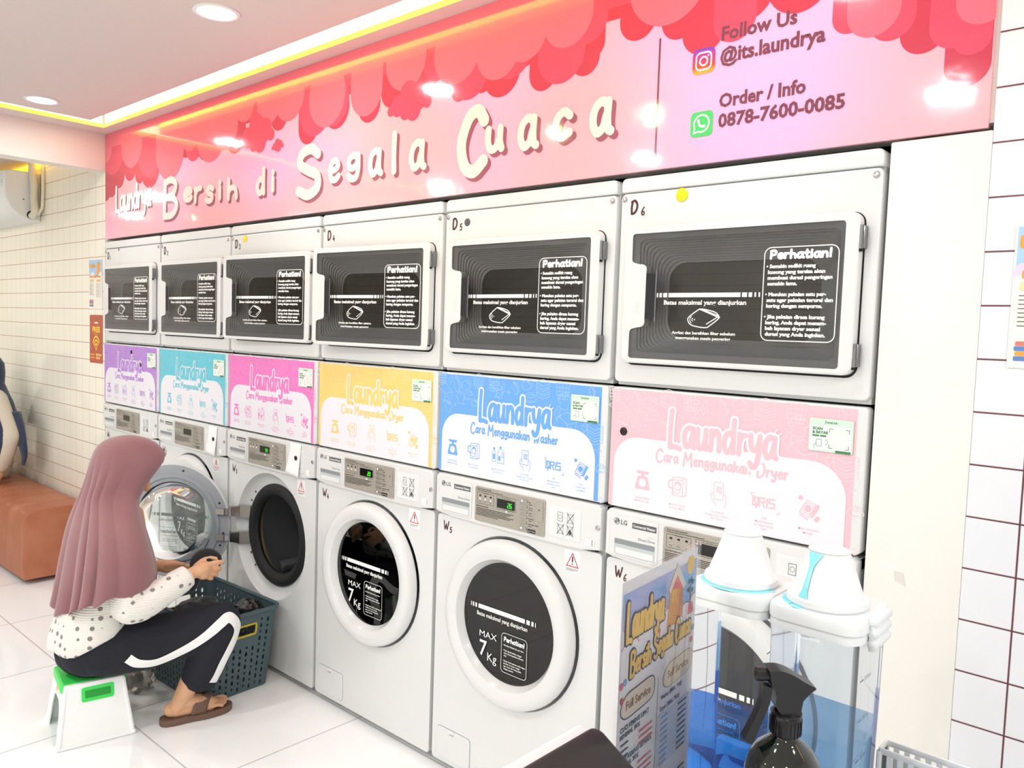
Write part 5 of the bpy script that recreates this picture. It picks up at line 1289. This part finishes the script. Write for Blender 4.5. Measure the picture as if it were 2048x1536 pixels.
def sitter():
    # person at the far left, seated on the bench with one arm propped
    O = Vector((-1.36, -.22, .41))
    t = thing('person', 'person in navy headscarf and cream striped jacket on the bench, cut by the left edge', 'person', O)
    b = MB()
    b.ball((0, -.02, .72), .09, SKIN, 3, (.88, 1.05, 1.1)); b.ball((0, -.055, .66), .055, SKIN); limb(b, [(0, -.1, .70), (0, -.12, .685)], [.01, .013]); limb(b, [(0, 0, .66), (0, 0, .57)], [.05, .055]); limb(b, [(0, 0, .53), (0, 0, .3), (0, 0, .1)], [.1, .11, .12])
    for s in (-1, 1):
        limb(b, [(s*.1, -.02, .1), (s*.11, -.22, .1), (s*.11, -.42, .08)], [.085, .075, .055]); limb(b, [(s*.11, -.42, .08), (s*.11, -.43, -.15), (s*.11, -.42, -.33)], [.052, .05, .034]); limb(b, [(s*.11, -.42, -.345), (s*.11, -.48, -.375), (s*.11, -.56, -.39)], [.032, .028, .018])
    limb(b, [(.18, 0, .53), (.36, 0, .38), (.43, 0, .32)], [.045, .04, .037]); limb(b, [(.43, 0, .32), (.39, -.01, .2), (.335, -.02, .09)], [.036, .03, .022]); limb(b, [(.335, -.02, .08), (.325, -.04, .04), (.32, -.06, .025)], [.024, .026, .018])
    for i in range(4): limb(b, [(.30+i*.015, -.06, .026), (.297+i*.018, -.1, .018), (.295+i*.019, -.125-.006*(i in (1, 2)), .012)], [.009, .0085, .007], n=8, k=3)
    limb(b, [(.345, -.05, .03), (.365, -.075, .02), (.37, -.09, .014)], [.011, .01, .008], n=8)
    limb(b, [(-.18, 0, .53), (-.25, -.04, .36), (-.24, -.1, .25)], [.045, .04, .037]); limb(b, [(-.24, -.1, .25), (-.15, -.22, .2), (-.08, -.3, .2)], [.036, .03, .022]); limb(b, [(-.08, -.3, .2), (-.04, -.36, .2)], [.026, .02])
    fuse('body', b, .006, SKIN, t, 5)
    NV = mat('scarf_navy', '#27354f', rough=.85, sheen=.3); CRM = bump(mat('jacket_cream', '#d3cabb', rough=.9), 80, .2, .002); DN = mat('skirt_dark', '#23252d', rough=.9)
    b = MB(); limb(b, [(0, 0, .52), (0, 0, .3), (0, 0, .08)], [.125, .14, .15]); limb(b, [(-.15, 0, .53), (.15, 0, .53)], [.075, .075]); limb(b, [(.17, 0, .53), (.34, 0, .4), (.43, 0, .32)], [.075, .07, .066]); limb(b, [(.43, 0, .32), (.40, -.01, .22), (.35, -.018, .13)], [.066, .058, .045])
    limb(b, [(-.17, 0, .53), (-.25, -.04, .36), (-.24, -.1, .25)], [.07, .062, .058]); limb(b, [(-.24, -.1, .25), (-.15, -.22, .2), (-.1, -.28, .2)], [.055, .048, .042])
    j = fuse('jacket', b, .009, CRM, t, 5)
    m = MB(); m.tube(spline([(.22, -.055, .56), (.375, -.05, .44), (.46, -.045, .335), (.43, -.05, .22), (.375, -.045, .13)], 5), .014, NV, 10); m.build('sleeve_stripe', j)
    m = MB(); m.tube(spline([(.34, -.07, .36), (.38, -.07, .33), (.42, -.062, .31)], 5), .012, NV, 10); m.build('sleeve_stripe', j)
    b = MB(); limb(b, [(-.11, -.03, .12), (-.12, -.25, .11), (-.12, -.44, .09)], [.12, .11, .09]); limb(b, [(.11, -.03, .12), (.12, -.25, .11), (.12, -.44, .09)], [.12, .11, .09]); limb(b, [(-.12, -.44, .08), (-.12, -.45, -.28)], [.09, .08]); limb(b, [(.12, -.44, .08), (.12, -.45, -.28)], [.09, .08])
    fuse('trousers', b, .012, DN, t, 4)
    m = MB(); rings = []; n = 64
    for k, (z, fb, ff, wd) in enumerate(((.83, .02, -.04, .02), (.81, .07, -.09, .07), (.76, .1, -.12, .1), (.7, .105, -.125, .105), (.63, .1, -.1, .11), (.58, .11, -.11, .2), (.52, .13, -.13, .27), (.44, .15, -.14, .35), (.36, .155, -.14, .41))):
        rings.append([(wd*sin(a)*(1+.03*sin(9*a)*(k > 4)), (fb if cos(a) > 0 else -ff)*cos(a)*(1+.05*sin(11*a)*(k > 4)), z-.03*(k > 6)*max(0, cos(a))) for a in [2*pi*i/n for i in range(n)]])
    fs = []
    for k in range(len(rings)-1):
        for i in range(n):
            a = abs(360*(i+.5)/n-180)
            if a < 38 and k in (2, 3): continue
            fs.append([k*n+i, k*n+(i+1) % n, (k+1)*n+(i+1) % n, (k+1)*n+i])
    fs.append(list(range(n))[::-1]); m.add([p for r in rings for p in r], fs, NV); h = m.build('headscarf', t, 60); h.modifiers.new('t', 'SOLIDIFY').thickness = .004
    # trailing end of the scarf behind the arm
    m = MB(); P = spline([(.30, .07, .46), (.39, .07, .38), (.455, .07, .28), (.46, .08, .2), (.42, .085, .13)], 4)
    L = len(P); m.loft([[p+Vector((w_*cos(a), .03*sin(a)*(1.2-i/L), .2*w_*cos(a))) for a in [2*pi*k/12 for k in range(12)]] for i, p in enumerate(P) for w_ in (.06*(1-.65*(i/L)**2),)], NV); m.build('scarf_end', h, 70)
    for s in (-1, 1):
        m = MB(lambda u, v, l: (s*.11+u, -.42+v, -.41+l)); m.prism([(p.x, p.y) for p in spline([(-.035, .05), (0, .065), (.035, .05), (.04, -.1), (.03, -.16), (0, -.175), (-.03, -.16), (-.04, -.1)], 4, True)], .0, .05, BLACK, .012); m.build('shoe', t)
sitter()

# ------------------------------------------------------------------ the counter in front of the viewer and what stands on it
CT = .88
def counter():
    t = thing('counter', 'cashier counter below the lower edge of the photo, carrying the price stand and dispensers', 'counter', (4.7, -1.1, 0))
    MB().box(-.51, .75, -.40, .40, CT-.03, CT, WHITE2, .004).build('worktop', t)
    MB().box(-.48, .72, -.36, .36, .06, CT-.031, PAINT, .004).build('front_panel', t)
    MB().box(-.46, .70, -.34, .34, 0, .06, BLACK).build('plinth', t)
counter()

def menu_stand():
    A = Vector((4.278, -1.136, CT)); D = Vector((-.1, .995, 0)).normalized(); Nn = Vector((D.y, -D.x, 0)); W, H = .21, .356
    t = thing('price_stand', 'clear acrylic stand holding the price list, standing before the pale pink sign', 'sign', A)
    pm = lambda u, v, l: tuple(D*u+Nn*l+Vector((0, 0, v)))
    AC = thin('acrylic', '#ffffff', .1, .01, fres=1.3)
    m = MB(pm); m.prism(rrect(0, W, .0, H, .004, 3), -.0035, -.0015, AC); m.prism(rrect(0, W, .0, H, .004, 3), .001, .003, AC)
    m.prism([(.0, .0), (.0025, 0), (.0025, H), (0, H)], -.0015, .001, AC); m.build('acrylic_sleeve', t)
    m = MB(lambda u, v, l: tuple(D*u+Nn*v+Vector((0, 0, l)))); m.prism(rrect(0, W, -.04, .04, .004, 3), 0, .003, AC); m.build('foot', t)
    PP = mat('list_paper', '#fbf8fe', rough=.5); SK = mottle(mat('list_sky', '#a4c8f4', rough=.5), '#92bcf2', '#d2c6f0', 12, 2, .4, .66); OR = mat('list_orange', '#f0a95c', rough=.5); YE = mat('list_yellow', '#f3c96a', rough=.5); NV = mat('list_navy', '#4a4f63', rough=.5); PK = mat('list_pink', '#e8707c', rough=.5); CRM = mat('list_cream', '#f4e6d4', rough=.5); BL = mat('list_blue', '#8fb0e6', rough=.5); LB = mat('list_pale_blue', '#dfe8fb', rough=.5)
    m = MB(pm); x0, x1, z0, z1 = .006, W-.004, .03, H-.004
    m.rect(x0, x1, z0, z1, PP, 0); X = lambda u: u
    m.rect(x0+.003, x1-.002, .255, z1-.014, SK, .0001)
    for (u, v, r) in ((.0, .27, .03), (.03, .262, .024), (.055, .27, .022), (.075, .284, .02), (.1, .278, .026), (.125, .268, .026), (.15, .26, .02), (.175, .268, .02), (.2, .276, .018)):
        P = clip(circ(u, v, r, 20), x0+.003, x1-.002, .22, .33)
        if P: m.fan(P, PP, .00025); m.stroke([p for p in [(u+r*cos(a), v+r*sin(a)) for a in [radians(q) for q in range(35, 146, 10)]] if x0+.003 < p[0] < x1-.002], .0014, PK if r > .021 else NV, .0004)
    m.rect(x0+.003, x1-.002, .19, .262, PP, .0003)
    m.fan(circ(.186, .333, .012, 16), YE, .0004)
    # the little crooked house
    m.poly([(.122, .27), (.15, .268), (.156, .316), (.128, .32)], OR, .00045); m.poly([(.122, .316), (.146, .344), (.172, .312), (.165, .308), (.146, .33), (.128, .31)], CRM, .0006); m.poly([(.13, .315), (.146, .33), (.163, .31)], PK, .0005); m.poly([(.15, .268), (.166, .275), (.165, .309), (.156, .316)], mat('list_brown', '#d98b52', rough=.5), .00045)
    m.rect(.132, .146, .298, .312, YE, .0006); m.stroke([(.139, .298), (.139, .312)], .001, OR, .0007); m.stroke([(.132, .305), (.146, .305)], .001, OR, .0007)
    m.stroke(spline([(.19, .282), (.186, .3), (.189, .316)], 4), .002, mat('list_green', '#3c5c58', rough=.5), .0006)
    for a, b_ in ((.181, .302), (.193, .3), (.183, .312), (.194, .31)): m.fan(circ(a, b_, .004, 10, .003), MATS['list_green'], .0006)
    m.poly([(.181, .27), (.199, .27), (.196, .284), (.184, .284)], PK, .0006)
    hand(m, 'Laundrya', .018, .286, .034, .0062, YE, .0009, w=.092, caps=1.3, outline=NV, ow=.0045, sp=.12, n=3)
    hand(m, 'Bersih', .03, .243, .022, .0046, YE, .0009, w=.05, caps=1.3, outline=NV, ow=.004, n=3); hand(m, 'Segala', .088, .246, .022, .0046, YE, .0009, w=.05, caps=1.3, outline=NV, ow=.004, n=3); hand(m, 'Cuaca', .146, .247, .022, .0046, YE, .0009, w=.044, caps=1.3, outline=NV, ow=.004, n=3)
    for x, s in ((.012, 'Full Service'), (.118, 'Self Service')):
        P = [(p.x, p.y) for p in spline([(x, .208), (x+.012, .222), (x+.04, .224), (x+.075, .224), (x+.083, .212), (x+.076, .198), (x+.04, .195), (x+.01, .196)], 4, True)]
        m.poly(P, CRM, .0006); m.stroke(P, .0016, NV, .0007, True); m.text(s, x+.042, .2055, .0095, mat('list_tan', '#a07a52', rough=.5), .0009, .03, 'C')
    for u, v, c in ((.012, .236, PK), (.02, .238, BL), (.014, .219, PK), (.1, .272, PK), (.196, .235, PK), (.199, .25, BL)): m.fan(circ(u, v, .0042, 12), c, .001)
    m.stroke([(.105, .215), (.105, .04)], .0008, NV, .0006)
    T = lambda s, x, z, h: m.text(s, x, z, h, NV, .0006, .03)
    T('CUCI KERING LIPAT', .014, .182, .0056); T('MINIMAL 3KG', .014, .174, .0056); T('CUCI KERING SETRIKA', .014, .146, .0056); T('MINIMAL 3KG', .014, .138, .0056)
    T('Washer (MAX. 7KG)', .114, .184, .005); T('Dryer (MAX. 7KG)', .114, .17, .005); T('ADD ON', .114, .082, .0056)
    m.rect(.11, .196, .1, .166, LB, .0004)
    for i in range(9): m.rect(.116, .136, .16-i*.0072, .1622-i*.0072, BL, .0006); m.rect(.165, .19, .16-i*.0072, .1622-i*.0072, NV, .0006)
    for i in range(3):
        for b_ in (.166, .13): m.rect(.016, .034, b_-i*.0072, b_+.0022-i*.0072, NV, .0006); m.rect(.06, .094, b_-i*.0072, b_+.0022-i*.0072, PK, .0006)
    for i in range(6): m.rect(.116, .15, .074-i*.0072, .0762-i*.0072, NV, .0006); m.rect(.172, .192, .074-i*.0072, .0762-i*.0072, NV, .0006)
    m.build('price_list', t, smooth=False)
menu_stand()

CLR = thin('container_clear', '#fdfefe', .12, .02, fres=1.3, body='#eef3f6', bw=.03)
CLM = thin('container_milky', '#f6fafd', .1, .05, fres=1.3, body='#eef3f9', bw=.12)
def dispenser(x0, x1, y0, y1, level, shell, liq, label, drip):
    cx, cy = (x0+x1)/2, (y0+y1)/2; w, d = x1-x0, y1-y0
    t = thing('detergent_dispenser', label, 'dispenser', (cx, cy, CT), 0, 'liquid dispensers on the counter')
    R_ = lambda k, r=.02: rrect(-w/2*k, w/2*k, -d/2*k, d/2*k, r*k, 6)
    zt = .258
    m = MB(); rg = [[(p[0], p[1], z) for p in R_(k)] for z, k in ((.002, .9), (.0, .86))][::-1]+[[(p[0], p[1], z) for p in R_(k)] for z, k in ((.004, .93), (.05, .945), (zt*.6, .97), (zt-.012, .985), (zt, 1.0))]
    m.loft(rg, shell, True, False); m.build('body', t, 50)
    m = MB(); m.loft([[(p[0], p[1], z) for p in R_(k, .018)] for z, k in ((.004, .88), (.05, .92), (level, .935))], liq, True, True); m.build('liquid', t, 40)
    m = MB(lambda u, v, l: (u, v, l)); m.prism(R_(1.02, .022), zt, zt+.012, WHITE2, .003); m.prism(R_(1.05, .024), zt+.012, zt+.03, WHITE2, .007)
    L = m.build('lid', t)
    m = MB(); m.prism = m.prism
    for i, k in enumerate((0, 1, 2) if drip else ()): m.box(w/2+.001, w/2+.012, -.03, .03, zt+.02-i*.014, zt+.03-i*.014, WHITE2, .003)
    if drip: m.box(w/2+.002, w/2+.009, -.028, .028, zt-.012, zt+.029, WHITE2, .002); m.build('clip', t)
    zc = zt+.03; oy = -.01
    m = MB(); m.lathe([(.047, 0), (.049, .003), (.048, .009), (.045, .011), (.0435, .013), (.0245, .066), (.0255, .068), (.0225, .068), (.0215, .064), (.018, .056), (0, .054)], WHITE2, (0, oy, zc), n=40); c = m.build('measuring_cup', t)
    m = MB(); DB = mat('drip_blue', '#8fe3ee', rough=.15)
    if drip:
        for (a, z0, z1, hw) in ((-1.9, .012, .066, .2),):
            wf = lambda z: interp([(.012, .75), (.02, .5), (.04, .42), (.052, .6), (.06, 1.3), (.066, 2.2)], z)
            rr = lambda z: lerp(.0446, .0252, max(0, (z-.012)/.055))+.0008
            m.loft([[( (rr(z))*cos(a+q*hw*wf(z)), oy+rr(z)*sin(a+q*hw*wf(z)), zc+z) for q in (-1, -.4, .4, 1)] for z in [lerp(z0, z1, i/14) for i in range(15)]], DB, False, False, False)
        m.fan_ = None; m.lathe([(0, .0012), (.009, .0008), (.011, 0)], DB, (-.02, -.05, zt+.03), n=14)
    m.lathe([(.047, .0011), (.0525, .0006), (.0535, 0)], DB, (0, oy, zc+.0001), n=40, a0=pi*1.05, a1=pi*(1.95 if not drip else 1.3))
    m.build('spilled_liquid', c)
    m = MB(lambda u, v, l: (w/2*.975+l, u, v))
    for i, s in enumerate(('500ml', '1000ml', '1500ml', '2000ml')): z = .06+i*.05; m.rect(-.04, -.028, z, z+.0016, GREYINK, .001); m.text(s, -.024, z-.002, .0055, GREYINK, .001)
    m.build('scale_marks', t, smooth=False)
LIQ1 = thin('liquid_blue', '#66c2ff', .1, .02, fres=1.2, body='#38acff', bw=.2); LIQ2 = thin('liquid_pale_blue', '#c6e5fc', .1, .05, fres=1.2, body='#b4dafa', bw=.22)
dispenser(4.213, 4.324, -.88, -.755, .085, CLR, LIQ1, 'clear liquid dispenser holding bright blue detergent, nearer the price stand', False)
dispenser(4.329, 4.441, -.88, -.755, .135, CLM, LIQ2, 'milky liquid dispenser with a pale blue drip down its cup, nearer the pillar', True)

def spray():
    t = thing('spray_bottle', 'black trigger spray bottle of dark green tint before the two liquid dispensers', 'bottle', (4.41, -1.0, CT))
    GB = mat('bottle_dark_green', '#0d1512', rough=.06, coat=.8); BK = mat('trigger_black', '#141317', rough=.28)
    m = MB(); m.lathe([(0, .0), (.038, 0), (.0415, .004), (.0418, .13), (.041, .148), (.037, .162), (.029, .174), (.019, .182), (.0135, .187), (.013, .192)], GB, n=48); m.build('bottle', t, 60)
    m = MB(); P = [(.0135, .175), (.0125, .187), (.0155, .189), (.0165, .192), (.0165, .208), (.015, .2105), (.0165, .2115), (.0165, .2135), (.012, .215)]
    m.lathe(P, BK, n=40)
    for i in range(24):
        a = 2*pi*i/24; m.box(-.0006, .0006, .0155, .0172, .1905, .2075, BK, M=Matrix.Rotation(a, 4, 'Z'))
    m.build('collar', t)
    d = Vector((-.7456, -.6665, 0)); q = Vector((-d.y, d.x, 0)); k = .00093; zr = .2135
    pm = lambda u, v, l: tuple(-d*u*k+q*l+Vector((0, 0, zr+v*k)))
    m = MB(pm); head = [(p.x, p.y) for p in spline([(-26, 52), (-12, 52.5), (2, 48), (16, 40)], 4)]+[(28.5, 34), (28.5, 32.4), (22, 27), (14.5, 18), (13, 6), (13, 0), (-9, 0), (-14, 6), (-17, 12), (-16, 28), (-22, 33)]
    for s in (1, -1):
        mm = MB(lambda u, v, l, s=s: tuple(-d*u*k+q*l*s+Vector((0, 0, zr+v*k)))); mm.prism(head, 0, .0115, BK, .003); m.add(mm.v, mm.f, BK)
    m.build('trigger_head', t)
    m = MB(); A = -d*(-38*k)+Vector((0, 0, zr+44*k)); B = -d*(-12*k)+Vector((0, 0, zr+43*k))
    m.tube([A, lerp(A, B, .3), lerp(A, B, .31), B], [.0075, .0078, .0068, .0072], BK, 20); m.tube([A+d*.0004, A-d*.0016], .0022, DARK, 12); m.build('nozzle', t)
    m = MB(pm); trg = [(-31, 34), (-20, 30), (-22, 12), (-30, -10), (-40, -38), (-50, -33), (-38, -6), (-31, 14)]
    for s in (1, -1):
        mm = MB(lambda u, v, l, s=s: tuple(-d*u*k+q*l*s+Vector((0, 0, zr+v*k)))); mm.prism(trg, 0, .007, BK, .0016); m.add(mm.v, mm.f, BK)
    m.build('trigger', t)
spray()

def tablet():
    P0 = Vector((4.2605, -1.1433, 1.0753)); a = radians(30)
    U = Vector((0, -1, 0)); Dn = Vector((cos(a), 0, -sin(a))); Nn = Vector((sin(a), 0, cos(a)))
    t = thing('point_of_sale_screen', 'black tilted cashier touchscreen with pale casing at the lower edge of the photo', 'screen', (P0.x+.1, P0.y-.12, CT))
    off = P0-Vector((P0.x+.1, P0.y-.12, CT))
    pm = lambda u, v, l: tuple(off+U*u+Dn*v+Nn*l)
    FR = mat('screen_frame', '#2b2b31', rough=.35); GL_ = mat('screen_glass', '#1b1c21', rough=.3)
    m = MB(pm); m.prism(rrect(0, .25, 0, .175, .013, 6), -.008, 0, FR, .002); s = m.build('frame', t)
    m = MB(pm); m.prism(rrect(.004, .246, .004, .171, .01, 6), .0001, .0008, GL_); m.build('glass', s, smooth=False)
    CS = mat('casing_pale', '#e6dcdc', rough=.35)
    m = MB(pm); m.prism(rrect(.006, .248, -.013, .15, .008, 4), -.022, -.0085, CS, .003); m.prism(rrect(.006, .248, -.018, .12, .008, 4), -.034, -.0225, CS, .004); m.build('casing', t)
    m = MB(); z = CT; m.box(-.03, .05, -.05, .05, 0, .012, CS, .004); m.box(-.015, .02, -.035, .035, .01, .085, CS, .004); m.build('stand', t)
tablet()

def tray():
    t = thing('plastic_tray', 'white ribbed plastic basket on the counter at the foot of the white pillar', 'tray', (4.533, -.775, CT))
    m = MB(); x0, x1, y0, y1, h = -.085, .09, -.014, .014, .108
    m.box(x0, x1, y0, y1, 0, .004, WHITE2)
    for (a, b) in ((x0, x1),):
        for y in (y0, y1):
            m.box(a, b, y-.0015, y+.0015, h-.008, h, WHITE2, .001); m.box(a, b, y-.0015, y+.0015, .002, .012, WHITE2)
            for i in range(15): x = lerp(a, b, i/14); m.box(x-.0032, x+.0032, y-.0014, y+.0014, .008, h-.004, WHITE2)
    for x in (x0, x1):
        m.box(x-.0015, x+.0015, y0, y1, h-.008, h, WHITE2, .001); m.box(x-.0015, x+.0015, y0, y1, .002, .012, WHITE2)
        for i in range(9): y = lerp(y0, y1, i/8); m.box(x-.0014, x+.0014, y-.0032, y+.0032, .008, h-.004, WHITE2)
    m.build('ribbed_wall', t)
    crumple('cloth', (4.56, -.83, CT+.06), (.055, .03, .055), mat('cloth_blue', '#a9c9ee', rough=.8), 'pale blue cloth bunched in front of the white ribbed basket', 'cloth', 3.3, .12, 3, zmin=-.058)
tray()
